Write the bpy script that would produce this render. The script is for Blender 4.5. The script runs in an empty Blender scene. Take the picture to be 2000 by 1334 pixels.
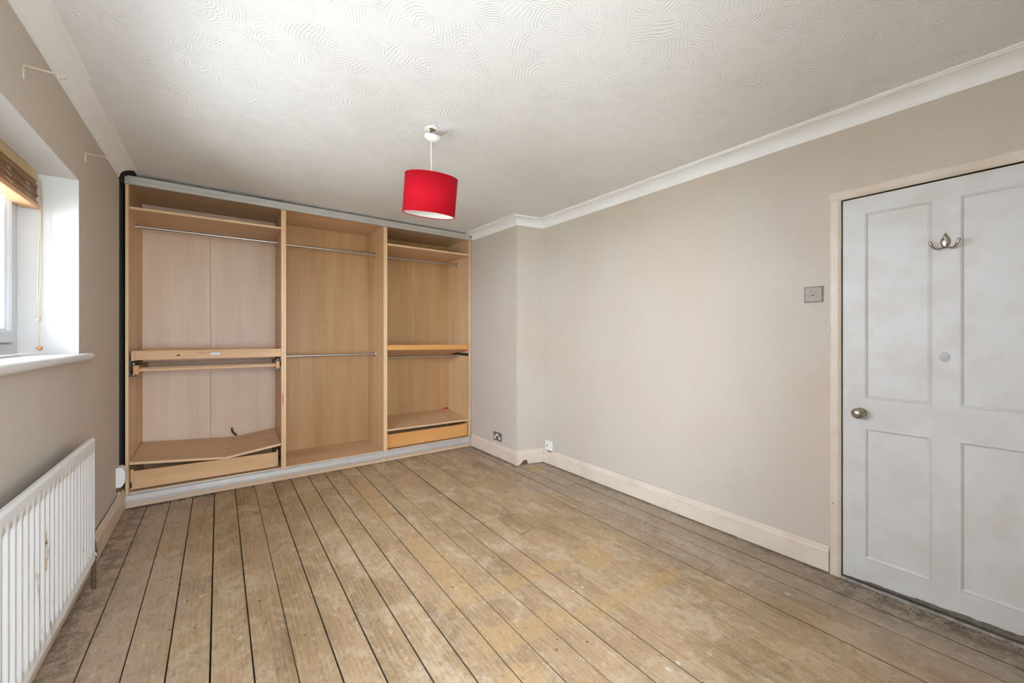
import bpy, bmesh, math, random
from mathutils import Vector, Matrix
random.seed(7)
SC = bpy.context.scene
COL = SC.collection
PI = math.pi
# ------------------------------------------------------------------ camera, sky, light, exposure
CAMH = 1.26; YAW = 0.63656; FPX = 777.0
cam_d = bpy.data.cameras.new('camera'); cam = bpy.data.objects.new('camera', cam_d); COL.objects.link(cam)
cam_d.sensor_fit = 'HORIZONTAL'; cam_d.sensor_width = 36.0; cam_d.lens = FPX / 2000.0 * 36.0
cam_d.shift_y = -(667.0 - 656.1) / 2000.0
cam_d.clip_start = 0.02
cam.location = (0, 0, CAMH); cam.rotation_euler = (PI / 2, 0, -YAW)
SC.camera = cam
SC.view_settings.view_transform = 'Standard'; SC.view_settings.look = 'None'
SC.view_settings.gamma = 1.0; SC.view_settings.use_curve_mapping = False
SC.view_settings.exposure = 1.90
SC.cycles.max_bounces = 8; SC.cycles.diffuse_bounces = 6; SC.cycles.glossy_bounces = 3; SC.cycles.transmission_bounces = 4; SC.cycles.adaptive_threshold = 0.02
world = bpy.data.worlds.new('overcast_sky'); SC.world = world; world.use_nodes = True
wn = world.node_tree; bg = wn.nodes['Background']
bg.inputs['Color'].default_value = (0.89, 1.01, 1.17, 1); bg.inputs['Strength'].default_value = 5.5

def area(name, loc, rot, sx, sy, power, col=(1, 1, 1)):
    l = bpy.data.lights.new(name, 'AREA'); l.shape = 'RECTANGLE'; l.size = sx; l.size_y = sy; l.energy = power; l.color = col
    o = bpy.data.objects.new(name, l); COL.objects.link(o); o.location = loc; o.rotation_euler = rot
    return o
sun_d = bpy.data.lights.new('bounce_sun', 'SUN'); sun_d.energy = 8.0; sun_d.angle = 0.03; sun_d.color = (0.95, 0.98, 1.0)
bounce_sun = bpy.data.objects.new('bounce_sun', sun_d); COL.objects.link(bounce_sun)      # high sun behind the house, added to brighten the ground and bounce light indoors
bounce_sun.rotation_euler = Vector((-0.45, -0.55, -1.0)).to_track_quat('-Z', 'Y').to_euler()
# sky portal in the window opening, and in the added fill window behind the camera
p = area('sky_portal', (-0.83, 1.67, 1.6), (0, -PI / 2, 0), 0.9, 2.4, 1.0); p.data.cycles.is_portal = True
p = area('sky_portal_rear', (0.25, -0.62, 1.25), (PI / 2, 0, 0), 1.5, 1.6, 1.0); p.data.cycles.is_portal = True

# ------------------------------------------------------------------ materials
def new_mat(name):
    m = bpy.data.materials.new(name); m.use_nodes = True
    return m, m.node_tree.nodes, m.node_tree.links, m.node_tree.nodes['Principled BSDF']
def lin(r, g, b):
    f = lambda c: (c / 255 / 12.92) if c / 255 <= 0.04045 else ((c / 255 + 0.055) / 1.055) ** 2.4
    return (f(r), f(g), f(b), 1)
def node(N, t, **kw):
    n = N.new(t)
    for k, v in kw.items():
        if k in n.inputs: n.inputs[k].default_value = v
        else: setattr(n, k, v)
    return n
def ramp(N, stops, interp='LINEAR'):
    r = N.new('ShaderNodeValToRGB'); e = r.color_ramp.elements; r.color_ramp.interpolation = interp
    while len(e) < len(stops): e.new(0.5)
    for i, (p, c) in enumerate(stops): e[i].position = p; e[i].color = c
    return r
def mixc(N, L, fac, a, b, mode='MIX'):
    m = N.new('ShaderNodeMix'); m.data_type = 'RGBA'; m.blend_type = mode
    for s, v in ((m.inputs[0], fac), (m.inputs[6], a), (m.inputs[7], b)):
        if hasattr(v, 'is_linked') or isinstance(v, bpy.types.NodeSocket): L.new(v, s)
        else: s.default_value = v
    return m.outputs[2]
def math_n(N, L, op, a, b=None, c=None):
    m = N.new('ShaderNodeMath'); m.operation = op
    for i, v in enumerate((a, b, c)):
        if v is None: continue
        if isinstance(v, bpy.types.NodeSocket): L.new(v, m.inputs[i])
        else: m.inputs[i].default_value = v
    return m.outputs[0]
def noise(N, L, vec, scale, detail=3, rough=0.55, dist=0.0):
    n = N.new('ShaderNodeTexNoise'); n.inputs['Scale'].default_value = scale; n.inputs['Detail'].default_value = detail
    n.inputs['Roughness'].default_value = rough; n.inputs['Distortion'].default_value = dist
    if vec is not None: L.new(vec, n.inputs['Vector'])
    return n.outputs['Fac']
def mapv(N, L, vec, scale=(1, 1, 1), loc=(0, 0, 0)):
    m = N.new('ShaderNodeMapping'); m.inputs['Scale'].default_value = scale; m.inputs['Location'].default_value = loc
    L.new(vec, m.inputs['Vector']); return m.outputs[0]
def bump(N, L, h, strength, dist, bsdf, prev=None):
    b = N.new('ShaderNodeBump'); b.inputs['Strength'].default_value = strength; b.inputs['Distance'].default_value = dist
    L.new(h, b.inputs['Height'])
    if prev is not None: L.new(prev, b.inputs['Normal'])
    L.new(b.outputs[0], bsdf.inputs['Normal']); return b.outputs[0]
def sstep(N, L, v, a, b):
    m = N.new('ShaderNodeMapRange'); m.interpolation_type = 'SMOOTHSTEP'; L.new(v, m.inputs[0])
    m.inputs[1].default_value = a; m.inputs[2].default_value = b; return m.outputs[0]

def simple(name, col, rough=0.6, metal=0.0, var=0.05, nscale=30, bmp=0.0, spec=0.5):
    m, N, L, B = new_mat(name)
    B.inputs['Roughness'].default_value = rough; B.inputs['Metallic'].default_value = metal
    B.inputs['Specular IOR Level'].default_value = spec
    tc = N.new('ShaderNodeTexCoord').outputs['Object']
    f = noise(N, L, tc, nscale, 4)
    lo = tuple(c * (1 - var) for c in col[:3]) + (1,); hi = tuple(min(1, c * (1 + var)) for c in col[:3]) + (1,)
    r = ramp(N, [(0.3, lo), (0.7, hi)]); L.new(f, r.inputs[0]); L.new(r.outputs[0], B.inputs['Base Color'])
    if bmp: bump(N, L, f, bmp, 0.002, B)
    return m

def wall_paint(name, base, stain, amount=0.35):
    m, N, L, B = new_mat(name); B.inputs['Roughness'].default_value = 0.75; B.inputs['Specular IOR Level'].default_value = 0.35
    pos = N.new('ShaderNodeNewGeometry').outputs['Position']
    big = noise(N, L, pos, 1.3, 3, 0.5); mid = noise(N, L, mapv(N, L, pos, (1, 1, 0.6)), 3.1, 4, 0.6); fine = noise(N, L, pos, 110, 1)
    c = mixc(N, L, math_n(N, L, 'MULTIPLY', sstep(N, L, big, 0.45, 0.72), amount), base, stain)
    c = mixc(N, L, math_n(N, L, 'MULTIPLY', sstep(N, L, mid, 0.5, 0.75), amount * 0.35), c, tuple(x * 0.86 for x in stain[:3]) + (1,))
    # small scuffs
    sp = N.new('ShaderNodeTexVoronoi'); sp.inputs['Scale'].default_value = 2.6; L.new(pos, sp.inputs['Vector'])
    wob = math_n(N, L, 'ADD', sp.outputs['Distance'], math_n(N, L, 'MULTIPLY', noise(N, L, pos, 45, 1), 0.05))
    c = mixc(N, L, math_n(N, L, 'MULTIPLY', sstep(N, L, wob, 0.052, 0.036), 0.6), c, tuple(x * 0.5 for x in stain[:3]) + (1,))
    c = mixc(N, L, math_n(N, L, 'MULTIPLY', sstep(N, L, fine, 0.4, 0.7), 0.07), c, (0.25, 0.22, 0.19, 1))
    L.new(c, B.inputs['Base Color'])
    bump(N, L, noise(N, L, pos, 60, 2), 0.22, 0.003, B)
    return m

M = {}
M['wall'] = wall_paint('beige_wall_paint', (0.575, 0.515, 0.445, 1), (0.59, 0.47, 0.37, 1), 0.5)
M['wall_left'] = wall_paint('beige_wall_paint_left', (0.56, 0.495, 0.42, 1), (0.56, 0.44, 0.34, 1), 0.3)
M['reveal'] = simple('white_reveal_paint', (0.66, 0.64, 0.615, 1), 0.6, var=0.02, nscale=6)
M['cornice'] = simple('white_cornice_paint', (0.86, 0.855, 0.85, 1), 0.7, var=0.02, nscale=5)
M['skirting'] = None
M['plaster'] = simple('smooth_ceiling_plaster', (0.77, 0.762, 0.752, 1), 0.75, var=0.02)
M['dark_strip'] = simple('dark_navy_strip', (0.012, 0.011, 0.016, 1), 0.9)
M['upvc'] = simple('white_upvc', (0.58, 0.59, 0.60, 1), 0.3, var=0.01)
M['white_plastic'] = simple('white_plastic', (0.80, 0.79, 0.77, 1), 0.4, var=0.015)
M['cream'] = simple('cream_cable_plastic', (0.66, 0.58, 0.45, 1), 0.5, var=0.05)
M['cord'] = simple('natural_cord', (0.52, 0.43, 0.27, 1), 0.85, var=0.12, nscale=200)
M['chrome'] = simple('satin_steel_rod', (0.50, 0.47, 0.43, 1), 0.38, 0.9, var=0.05)
M['bracket'] = simple('dull_brass_bracket', (0.70, 0.63, 0.52, 1), 0.35, 0.25, var=0.1)
M['alu'] = simple('brushed_aluminium_track', (0.53, 0.50, 0.46, 1), 0.45, 0.25, var=0.05, nscale=14)
M['steel_plate'] = simple('aged_steel_plate', (0.31, 0.265, 0.22, 1), 0.5, 0.15, var=0.14, nscale=60)
M['dark_plate'] = simple('dark_steel_socket_plate', (0.20, 0.17, 0.145, 1), 0.4, 0.5, var=0.08)
M['knob'] = simple('pewter_knob', (0.42, 0.38, 0.32, 1), 0.25, 0.9, var=0.06)
M['black'] = simple('black_plastic', (0.018, 0.016, 0.015, 1), 0.5)
M['runner'] = simple('dark_runner_metal', (0.05, 0.045, 0.042, 1), 0.4, 0.6)
M['copper'] = simple('old_brown_pipe', (0.13, 0.08, 0.05, 1), 0.5, 0.3, var=0.3)
M['brown_hole'] = simple('bare_brown_wood', (0.16, 0.09, 0.045, 1), 0.9, var=0.3)
M['dirt'] = simple('dark_floor_debris', (0.045, 0.036, 0.028, 1), 0.95, var=0.4, nscale=80)
M['grime'] = simple('grimy_threshold', (0.10, 0.085, 0.065, 1), 0.8, var=0.5, nscale=30)
M['threshold'] = simple('tarnished_threshold_metal', (0.20, 0.175, 0.15, 1), 0.5, 0.3, var=0.4, nscale=25)
M['worn_wood'] = simple('worn_door_edge', (0.16, 0.13, 0.095, 1), 0.85, var=0.3, nscale=40)
M['seam'] = simple('dirt_packed_board_edge', (0.10, 0.064, 0.034, 1), 0.95, var=0.4, nscale=20)
M['red_card'] = simple('red_card', (0.6, 0.02, 0.015, 1), 0.6)
M['shade_white'] = simple('lampshade_lining', (0.80, 0.78, 0.72, 1), 0.8, var=0.02)
M['patch'] = simple('grey_filler', (0.50, 0.52, 0.53, 1), 0.6, var=0.05, nscale=50)
M['paper'] = simple('white_sticker_paper', (0.72, 0.70, 0.72, 1), 0.6, var=0.1, nscale=120)
M['ground'] = simple('pale_outdoor_ground', (0.42, 0.42, 0.38, 1), 0.9, nscale=2)
m, N, L, B = new_mat('window_glass')
tr = N.new('ShaderNodeBsdfTransparent'); tr.inputs[0].default_value = (0.995, 0.995, 0.99, 1); gl = N.new('ShaderNodeBsdfGlossy'); gl.inputs['Roughness'].default_value = 0.02
mx = N.new('ShaderNodeMixShader'); fr_ = N.new('ShaderNodeFresnel'); fr_.inputs[0].default_value = 1.2
L.new(fr_.outputs[0], mx.inputs[0]); L.new(tr.outputs[0], mx.inputs[1]); L.new(gl.outputs[0], mx.inputs[2]); L.new(mx.outputs[0], N['Material Output'].inputs[0])
M['glass'] = m

# red lampshade fabric
m, N, L, B = new_mat('red_shade_fabric'); B.inputs['Roughness'].default_value = 0.85; B.inputs['Specular IOR Level'].default_value = 0.15
tc = N.new('ShaderNodeTexCoord').outputs['Object']
w = noise(N, L, mapv(N, L, tc, (1, 1, 4)), 160, 2)
r = ramp(N, [(0.3, (0.40, 0.003, 0.011, 1)), (0.7, (0.49, 0.005, 0.018, 1))]); L.new(w, r.inputs[0]); L.new(r.outputs[0], B.inputs['Base Color'])
bump(N, L, w, 0.25, 0.001, B); M['red'] = m

# painted skirting / architrave with chips
def chipped(name, col, chip=(0.22, 0.13, 0.08, 1), amt=1.0, rough=0.42):
    m, N, L, B = new_mat(name); B.inputs['Roughness'].default_value = rough
    pos = N.new('ShaderNodeNewGeometry').outputs['Position']
    f = noise(N, L, pos, 7, 3)
    c = mixc(N, L, sstep(N, L, f, 0.35, 0.7), col, tuple(x * y for x, y in zip(col[:3], (0.93, 0.90, 0.86))) + (1,))
    v = N.new('ShaderNodeTexVoronoi'); v.inputs['Scale'].default_value = 17; L.new(pos, v.inputs['Vector'])
    wob = math_n(N, L, 'ADD', v.outputs['Distance'], math_n(N, L, 'MULTIPLY', noise(N, L, pos, 120, 3), 0.22))
    gate = sstep(N, L, noise(N, L, pos, 5, 2), 0.42, 0.6)
    c = mixc(N, L, math_n(N, L, 'MULTIPLY', math_n(N, L, 'MULTIPLY', sstep(N, L, wob, 0.185, 0.155), gate), amt), c, chip)
    L.new(c, B.inputs['Base Color'])
    bump(N, L, noise(N, L, mapv(N, L, pos, (1, 1, 1)), 40, 3), 0.12, 0.003, B)
    return m
M['skirting'] = chipped('cream_pink_gloss', (0.72, 0.62, 0.52, 1), amt=0.9)
M['architrave'] = chipped('cream_pink_architrave', (0.69, 0.595, 0.50, 1), amt=0.9)
M['door'] = chipped('white_door_paint', (0.63, 0.62, 0.60, 1), chip=(0.5, 0.46, 0.40, 1), amt=0.5, rough=0.45)
M['old_skirting'] = chipped('yellowed_cream_gloss', (0.66, 0.54, 0.41, 1), amt=0.9)

# radiator enamel with rust runs
m, N, L, B = new_mat('radiator_enamel'); B.inputs['Roughness'].default_value = 0.45
pos = N.new('ShaderNodeNewGeometry').outputs['Position']
sep = N.new('ShaderNodeSeparateXYZ'); L.new(pos, sep.inputs[0])
st = noise(N, L, mapv(N, L, pos, (1, 26, 3.2)), 1.6, 4, 0.6)
gy = math_n(N, L, 'ABSOLUTE', math_n(N, L, 'SUBTRACT', sep.outputs[1], 2.10)); gy = sstep(N, L, gy, 0.13, 0.06)
gz = math_n(N, L, 'MULTIPLY', sstep(N, L, sep.outputs[2], 0.12, 0.2), sstep(N, L, sep.outputs[2], 0.66, 0.55))
k = math_n(N, L, 'MULTIPLY', math_n(N, L, 'MULTIPLY', sstep(N, L, st, 0.53, 0.62), gy), gz)
c = mixc(N, L, math_n(N, L, 'MULTIPLY', k, 0.75), (0.74, 0.735, 0.72, 1), (0.42, 0.27, 0.13, 1))
v = N.new('ShaderNodeTexVoronoi'); v.inputs['Scale'].default_value = 9; L.new(pos, v.inputs['Vector'])
c = mixc(N, L, sstep(N, L, v.outputs['Distance'], 0.05, 0.035), c, (0.06, 0.05, 0.045, 1))
L.new(c, B.inputs['Base Color']); M['radiator'] = m

# artex ceiling: combed swirls
m, N, L, B = new_mat('artex_ceiling'); B.inputs['Roughness'].default_value = 0.8; B.inputs['Specular IOR Level'].default_value = 0.3
pos = N.new('ShaderNodeNewGeometry').outputs['Position']
nz = N.new('ShaderNodeTexNoise'); nz.inputs['Scale'].default_value = 3.5; nz.inputs['Detail'].default_value = 2; L.new(pos, nz.inputs['Vector'])
va = N.new('ShaderNodeVectorMath'); va.operation = 'MULTIPLY_ADD'; L.new(nz.outputs['Color'], va.inputs[0]); va.inputs[1].default_value = (0.13, 0.13, 0); L.new(pos, va.inputs[2])
hs = []
for sc_, fr, off in ((3.6, 150, 0.0), (4.7, 165, 4.3)):
    mp = mapv(N, L, va.outputs[0], (1, 1, 0), (off, off * 0.7, 0))
    v = N.new('ShaderNodeTexVoronoi'); v.voronoi_dimensions = '2D'; v.inputs['Scale'].default_value = sc_; v.inputs['Randomness'].default_value = 1.0; L.new(mp, v.inputs['Vector'])
    s = math_n(N, L, 'SINE', math_n(N, L, 'MULTIPLY', v.outputs['Distance'], fr / sc_ * 3.0))
    g = sstep(N, L, noise(N, L, mapv(N, L, pos, (1, 1, 0), (off, 3, 0)), 6, 3, 0.6), 0.45, 0.60)
    hs.append(math_n(N, L, 'MULTIPLY', s, g))
h = math_n(N, L, 'ADD', hs[0], hs[1]); h = math_n(N, L, 'ADD', h, math_n(N, L, 'MULTIPLY', noise(N, L, pos, 40, 1), 0.35))
bump(N, L, h, 0.28, 0.003, B)
c = mixc(N, L, sstep(N, L, noise(N, L, pos, 1.2, 3), 0.4, 0.7), (0.79, 0.785, 0.78, 1), (0.755, 0.742, 0.73, 1))
L.new(c, B.inputs['Base Color']); M['ceiling'] = m

# floor boards
m, N, L, B = new_mat('bare_pine_boards'); B.inputs['Roughness'].default_value = 0.72; B.inputs['Specular IOR Level'].default_value = 0.3
pos = N.new('ShaderNodeNewGeometry').outputs['Position']; oi = N.new('ShaderNodeObjectInfo').outputs['Random']
cb = N.new('ShaderNodeCombineXYZ'); L.new(math_n(N, L, 'MULTIPLY', oi, 17.0), cb.inputs[0]); L.new(math_n(N, L, 'MULTIPLY', oi, 41.0), cb.inputs[1])
va = N.new('ShaderNodeVectorMath'); va.operation = 'ADD'; L.new(pos, va.inputs[0]); L.new(cb.outputs[0], va.inputs[1]); pv = va.outputs[0]
wv = N.new('ShaderNodeTexWave'); wv.wave_type = 'BANDS'; wv.bands_direction = 'X'; wv.inputs['Scale'].default_value = 16; wv.inputs['Distortion'].default_value = 9
wv.inputs['Detail'].default_value = 3; wv.inputs['Detail Scale'].default_value = 0.9; L.new(mapv(N, L, pv, (1, 0.10, 1)), wv.inputs['Vector'])
grain = noise(N, L, mapv(N, L, pv, (70, 3.0, 1)), 1.6, 5, 0.65)
big = noise(N, L, mapv(N, L, pv, (2.5, 1.1, 1)), 1.4, 5, 0.6)
r = ramp(N, [(0.36, (0.265, 0.172, 0.092, 1)), (0.48, (0.40, 0.273, 0.150, 1)), (0.62, (0.505, 0.36, 0.215, 1))])
mixg = math_n(N, L, 'ADD', math_n(N, L, 'MULTIPLY', grain, 0.34), math_n(N, L, 'ADD', math_n(N, L, 'MULTIPLY', big, 0.60), math_n(N, L, 'MULTIPLY', wv.outputs['Fac'], 0.05)))
L.new(mixg, r.inputs[0]); c = r.outputs[0]
c = mixc(N, L, math_n(N, L, 'MULTIPLY', oi, 0.22), c, (0.42, 0.27, 0.165, 1))
# pale paint film / plaster dust, worn across the boards
sm = noise(N, L, mapv(N, L, pos, (1.2, 0.8, 1)), 4.2, 5, 0.74, 0.8)
c = mixc(N, L, math_n(N, L, 'MULTIPLY', sstep(N, L, sm, 0.47, 0.66), 0.55), c, (0.58, 0.46, 0.325, 1))
sep = N.new('ShaderNodeSeparateXYZ'); L.new(pos, sep.inputs[0]); X, Y = sep.outputs[0], sep.outputs[1]
jit = math_n(N, L, 'MULTIPLY', math_n(N, L, 'SUBTRACT', noise(N, L, pos, 2.2, 5, 0.65), 0.5), 0.9)
# grey band along the right hand wall
gband = sstep(N, L, math_n(N, L, 'ADD', X, jit), 1.85, 2.45)
c = mixc(N, L, math_n(N, L, 'MULTIPLY', gband, 0.55), c, (0.365, 0.325, 0.275, 1))
# grey-pink dust along the window wall
gl = sstep(N, L, math_n(N, L, 'ADD', X, jit), 0.05, -0.35)
c = mixc(N, L, math_n(N, L, 'MULTIPLY', gl, 0.45), c, (0.455, 0.365, 0.295, 1))
# ochre varnish stains: broken bars across the boards in the middle of the room
stn = noise(N, L, pos, 5, 4, 0.7)
def blob(x0, y0, ax, ay, rot, soft=0.35):
    dx = math_n(N, L, 'SUBTRACT', X, x0); dy = math_n(N, L, 'SUBTRACT', Y, y0)
    ca, sa = math.cos(rot), math.sin(rot)
    u = math_n(N, L, 'DIVIDE', math_n(N, L, 'ADD', math_n(N, L, 'MULTIPLY', dx, ca), math_n(N, L, 'MULTIPLY', dy, sa)), ax)
    w = math_n(N, L, 'DIVIDE', math_n(N, L, 'SUBTRACT', math_n(N, L, 'MULTIPLY', dy, ca), math_n(N, L, 'MULTIPLY', dx, sa)), ay)
    d = math_n(N, L, 'ADD', math_n(N, L, 'POWER', math_n(N, L, 'ABSOLUTE', u), 4.0), math_n(N, L, 'POWER', math_n(N, L, 'ABSOLUTE', w), 4.0))
    d = math_n(N, L, 'ADD', d, math_n(N, L, 'MULTIPLY', math_n(N, L, 'SUBTRACT', stn, 0.5), 4.5))
    return sstep(N, L, d, 1.0 + soft * 0.7, 1.0 - soft * 0.7)
tot = None
for a in ((1.22, 1.64, 0.36, 0.055, -0.10), (1.62, 1.22, 0.36, 0.05, -0.12), (1.07, 1.34, 0.20, 0.07, -0.2), (0.98, 2.05, 0.07, 0.35, 0.0), (1.72, 1.55, 0.12, 0.10, 0.0), (0.95, 3.15, 0.08, 0.4, 0.0), (0.30, 1.40, 0.18, 0.08, 0.1), (0.85, 1.12, 0.14, 0.09, 0.1), (2.42, 2.9, 0.10, 0.06, 0)):
    b = blob(*a); tot = b if tot is None else math_n(N, L, 'MAXIMUM', tot, b)
c = mixc(N, L, math_n(N, L, 'MULTIPLY', tot, 0.62), c, (0.475, 0.315, 0.145, 1))
# dark grime: along walls, before the wardrobe and at the door
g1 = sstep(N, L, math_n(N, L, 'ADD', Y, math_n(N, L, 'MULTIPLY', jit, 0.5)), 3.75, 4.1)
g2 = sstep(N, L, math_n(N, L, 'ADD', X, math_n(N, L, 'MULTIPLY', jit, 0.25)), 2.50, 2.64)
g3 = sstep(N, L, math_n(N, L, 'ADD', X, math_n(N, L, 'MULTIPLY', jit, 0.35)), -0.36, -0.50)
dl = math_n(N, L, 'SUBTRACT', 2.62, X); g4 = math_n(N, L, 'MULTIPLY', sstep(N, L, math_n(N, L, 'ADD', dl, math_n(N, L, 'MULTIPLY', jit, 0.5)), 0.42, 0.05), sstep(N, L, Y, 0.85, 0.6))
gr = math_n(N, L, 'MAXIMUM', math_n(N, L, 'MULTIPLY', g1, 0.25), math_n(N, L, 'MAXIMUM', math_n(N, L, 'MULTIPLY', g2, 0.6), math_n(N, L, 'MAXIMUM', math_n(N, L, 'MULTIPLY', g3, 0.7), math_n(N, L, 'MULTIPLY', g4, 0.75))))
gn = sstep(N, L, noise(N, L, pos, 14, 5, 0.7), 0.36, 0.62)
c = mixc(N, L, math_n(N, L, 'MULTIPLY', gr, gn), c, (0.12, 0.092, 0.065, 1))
dk = sstep(N, L, noise(N, L, mapv(N, L, pos, (1.6, 0.9, 1)), 4.5, 5, 0.75), 0.57, 0.70)
c = mixc(N, L, math_n(N, L, 'MULTIPLY', dk, 0.38), c, (0.20, 0.145, 0.10, 1))
sp1 = noise(N, L, mapv(N, L, pos, (1.3, 0.5, 1)), 42, 4, 0.8)
c = mixc(N, L, math_n(N, L, 'MULTIPLY', sstep(N, L, sp1, 0.52, 0.66), 0.45), c, (0.17, 0.12, 0.08, 1))
sp2 = noise(N, L, mapv(N, L, pos, (1, 0.5, 1), (5, 9, 0)), 38, 5, 0.75)
c = mixc(N, L, math_n(N, L, 'MULTIPLY', sstep(N, L, sp2, 0.55, 0.68), 0.46), c, (0.66, 0.56, 0.45, 1))
# nail holes / knots and white paint drips
v = N.new('ShaderNodeTexVoronoi'); v.inputs['Scale'].default_value = 5.5; L.new(pv, v.inputs['Vector'])
wob = math_n(N, L, 'ADD', v.outputs['Distance'], math_n(N, L, 'MULTIPLY', noise(N, L, pos, 60, 2), 0.06))
c = mixc(N, L, math_n(N, L, 'MULTIPLY', sstep(N, L, wob, 0.085, 0.06), 0.7), c, (0.10, 0.07, 0.05, 1))
v = N.new('ShaderNodeTexVoronoi'); v.inputs['Scale'].default_value = 9.0; L.new(mapv(N, L, pos, (1, 0.75, 1), (3.1, 1.7, 0)), v.inputs['Vector'])
wob = math_n(N, L, 'ADD', v.outputs['Distance'], math_n(N, L, 'MULTIPLY', noise(N, L, pos, 50, 3), 0.16))
gate = sstep(N, L, noise(N, L, pos, 2.5, 3), 0.44, 0.6)
c = mixc(N, L, math_n(N, L, 'MULTIPLY', math_n(N, L, 'MULTIPLY', sstep(N, L, wob, 0.165, 0.14), gate), 0.75), c, (0.70, 0.63, 0.54, 1))
# scuffed long scratches and pale scrapes
sc2 = noise(N, L, mapv(N, L, pos, (9, 30, 1)), 1.5, 4, 0.8)
c = mixc(N, L, math_n(N, L, 'MULTIPLY', sstep(N, L, sc2, 0.60, 0.72), 0.30), c, (0.66, 0.57, 0.46, 1))
L.new(c, B.inputs['Base Color'])
bump(N, L, grain, 0.5, 0.003, B)
M['floor'] = m

# wardrobe laminate; axis of the grain: 2 vertical, 0 along the front
def laminate(name, axis, lo, hi, rough=0.45, knots=False):
    m, N, L, B = new_mat(name); B.inputs['Roughness'].default_value = rough; B.inputs['Specular IOR Level'].default_value = 0.35
    tc = N.new('ShaderNodeTexCoord').outputs['Object']
    s = [38, 38, 38]; s[axis] = 1.1; s2 = [5, 5, 5]; s2[axis] = 0.5
    g = noise(N, L, mapv(N, L, tc, s), 1.5, 5, 0.6); b = noise(N, L, mapv(N, L, tc, s2), 1.3, 3, 0.5)
    f = math_n(N, L, 'ADD', math_n(N, L, 'MULTIPLY', g, 0.28), math_n(N, L, 'MULTIPLY', b, 0.72))
    r = ramp(N, [(0.3, lo), (0.7, hi)]); L.new(f, r.inputs[0]); c = r.outputs[0]
    if knots:
        k = sstep(N, L, noise(N, L, mapv(N, L, tc, (4.5, 6, 16)), 1.0, 3, 0.6, 0.8), 0.60, 0.78)
        c = mixc(N, L, math_n(N, L, 'MULTIPLY', k, 0.7), c, (0.42, 0.17, 0.06, 1))
    L.new(c, B.inputs['Base Color'])
    return m
M['lam_v'] = laminate('beech_laminate_upright', 2, (0.60, 0.38, 0.20, 1), (0.76, 0.53, 0.31, 1))
M['lam_back'] = laminate('beech_laminate_back', 2, (0.43, 0.245, 0.105, 1), (0.575, 0.36, 0.175, 1))
M['lam_back_pink'] = laminate('faded_pink_laminate_back', 2, (0.64, 0.475, 0.34, 1), (0.77, 0.61, 0.465, 1))
M['lam_h'] = laminate('beech_laminate_shelf', 0, (0.56, 0.36, 0.20, 1), (0.70, 0.48, 0.29, 1))
M['edge'] = laminate('beech_edge_strip', 2, (0.72, 0.475, 0.255, 1), (0.83, 0.58, 0.35, 1))
M['edge_h'] = laminate('beech_edge_strip_shelf', 0, (0.72, 0.475, 0.255, 1), (0.83, 0.58, 0.35, 1))
M['pine'] = laminate('knotty_pine_front', 0, (0.58, 0.33, 0.155, 1), (0.80, 0.52, 0.29, 1), knots=True)
M['orange'] = laminate('orange_beech_front', 0, (0.64, 0.29, 0.085, 1), (0.75, 0.385, 0.135, 1))
M['plinth'] = laminate('pale_plinth', 0, (0.62, 0.44, 0.29, 1), (0.72, 0.53, 0.37, 1))
M['slat'] = laminate('brown_bamboo_slat', 1, (0.22, 0.105, 0.05, 1), (0.42, 0.22, 0.115, 1))
M['blind_rail'] = laminate('orange_blind_rail', 1, (0.58, 0.29, 0.13, 1), (0.72, 0.40, 0.21, 1))
M['blind_head'] = laminate('pale_blind_head_rail', 1, (0.50, 0.36, 0.18, 1), (0.60, 0.45, 0.25, 1))

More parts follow.
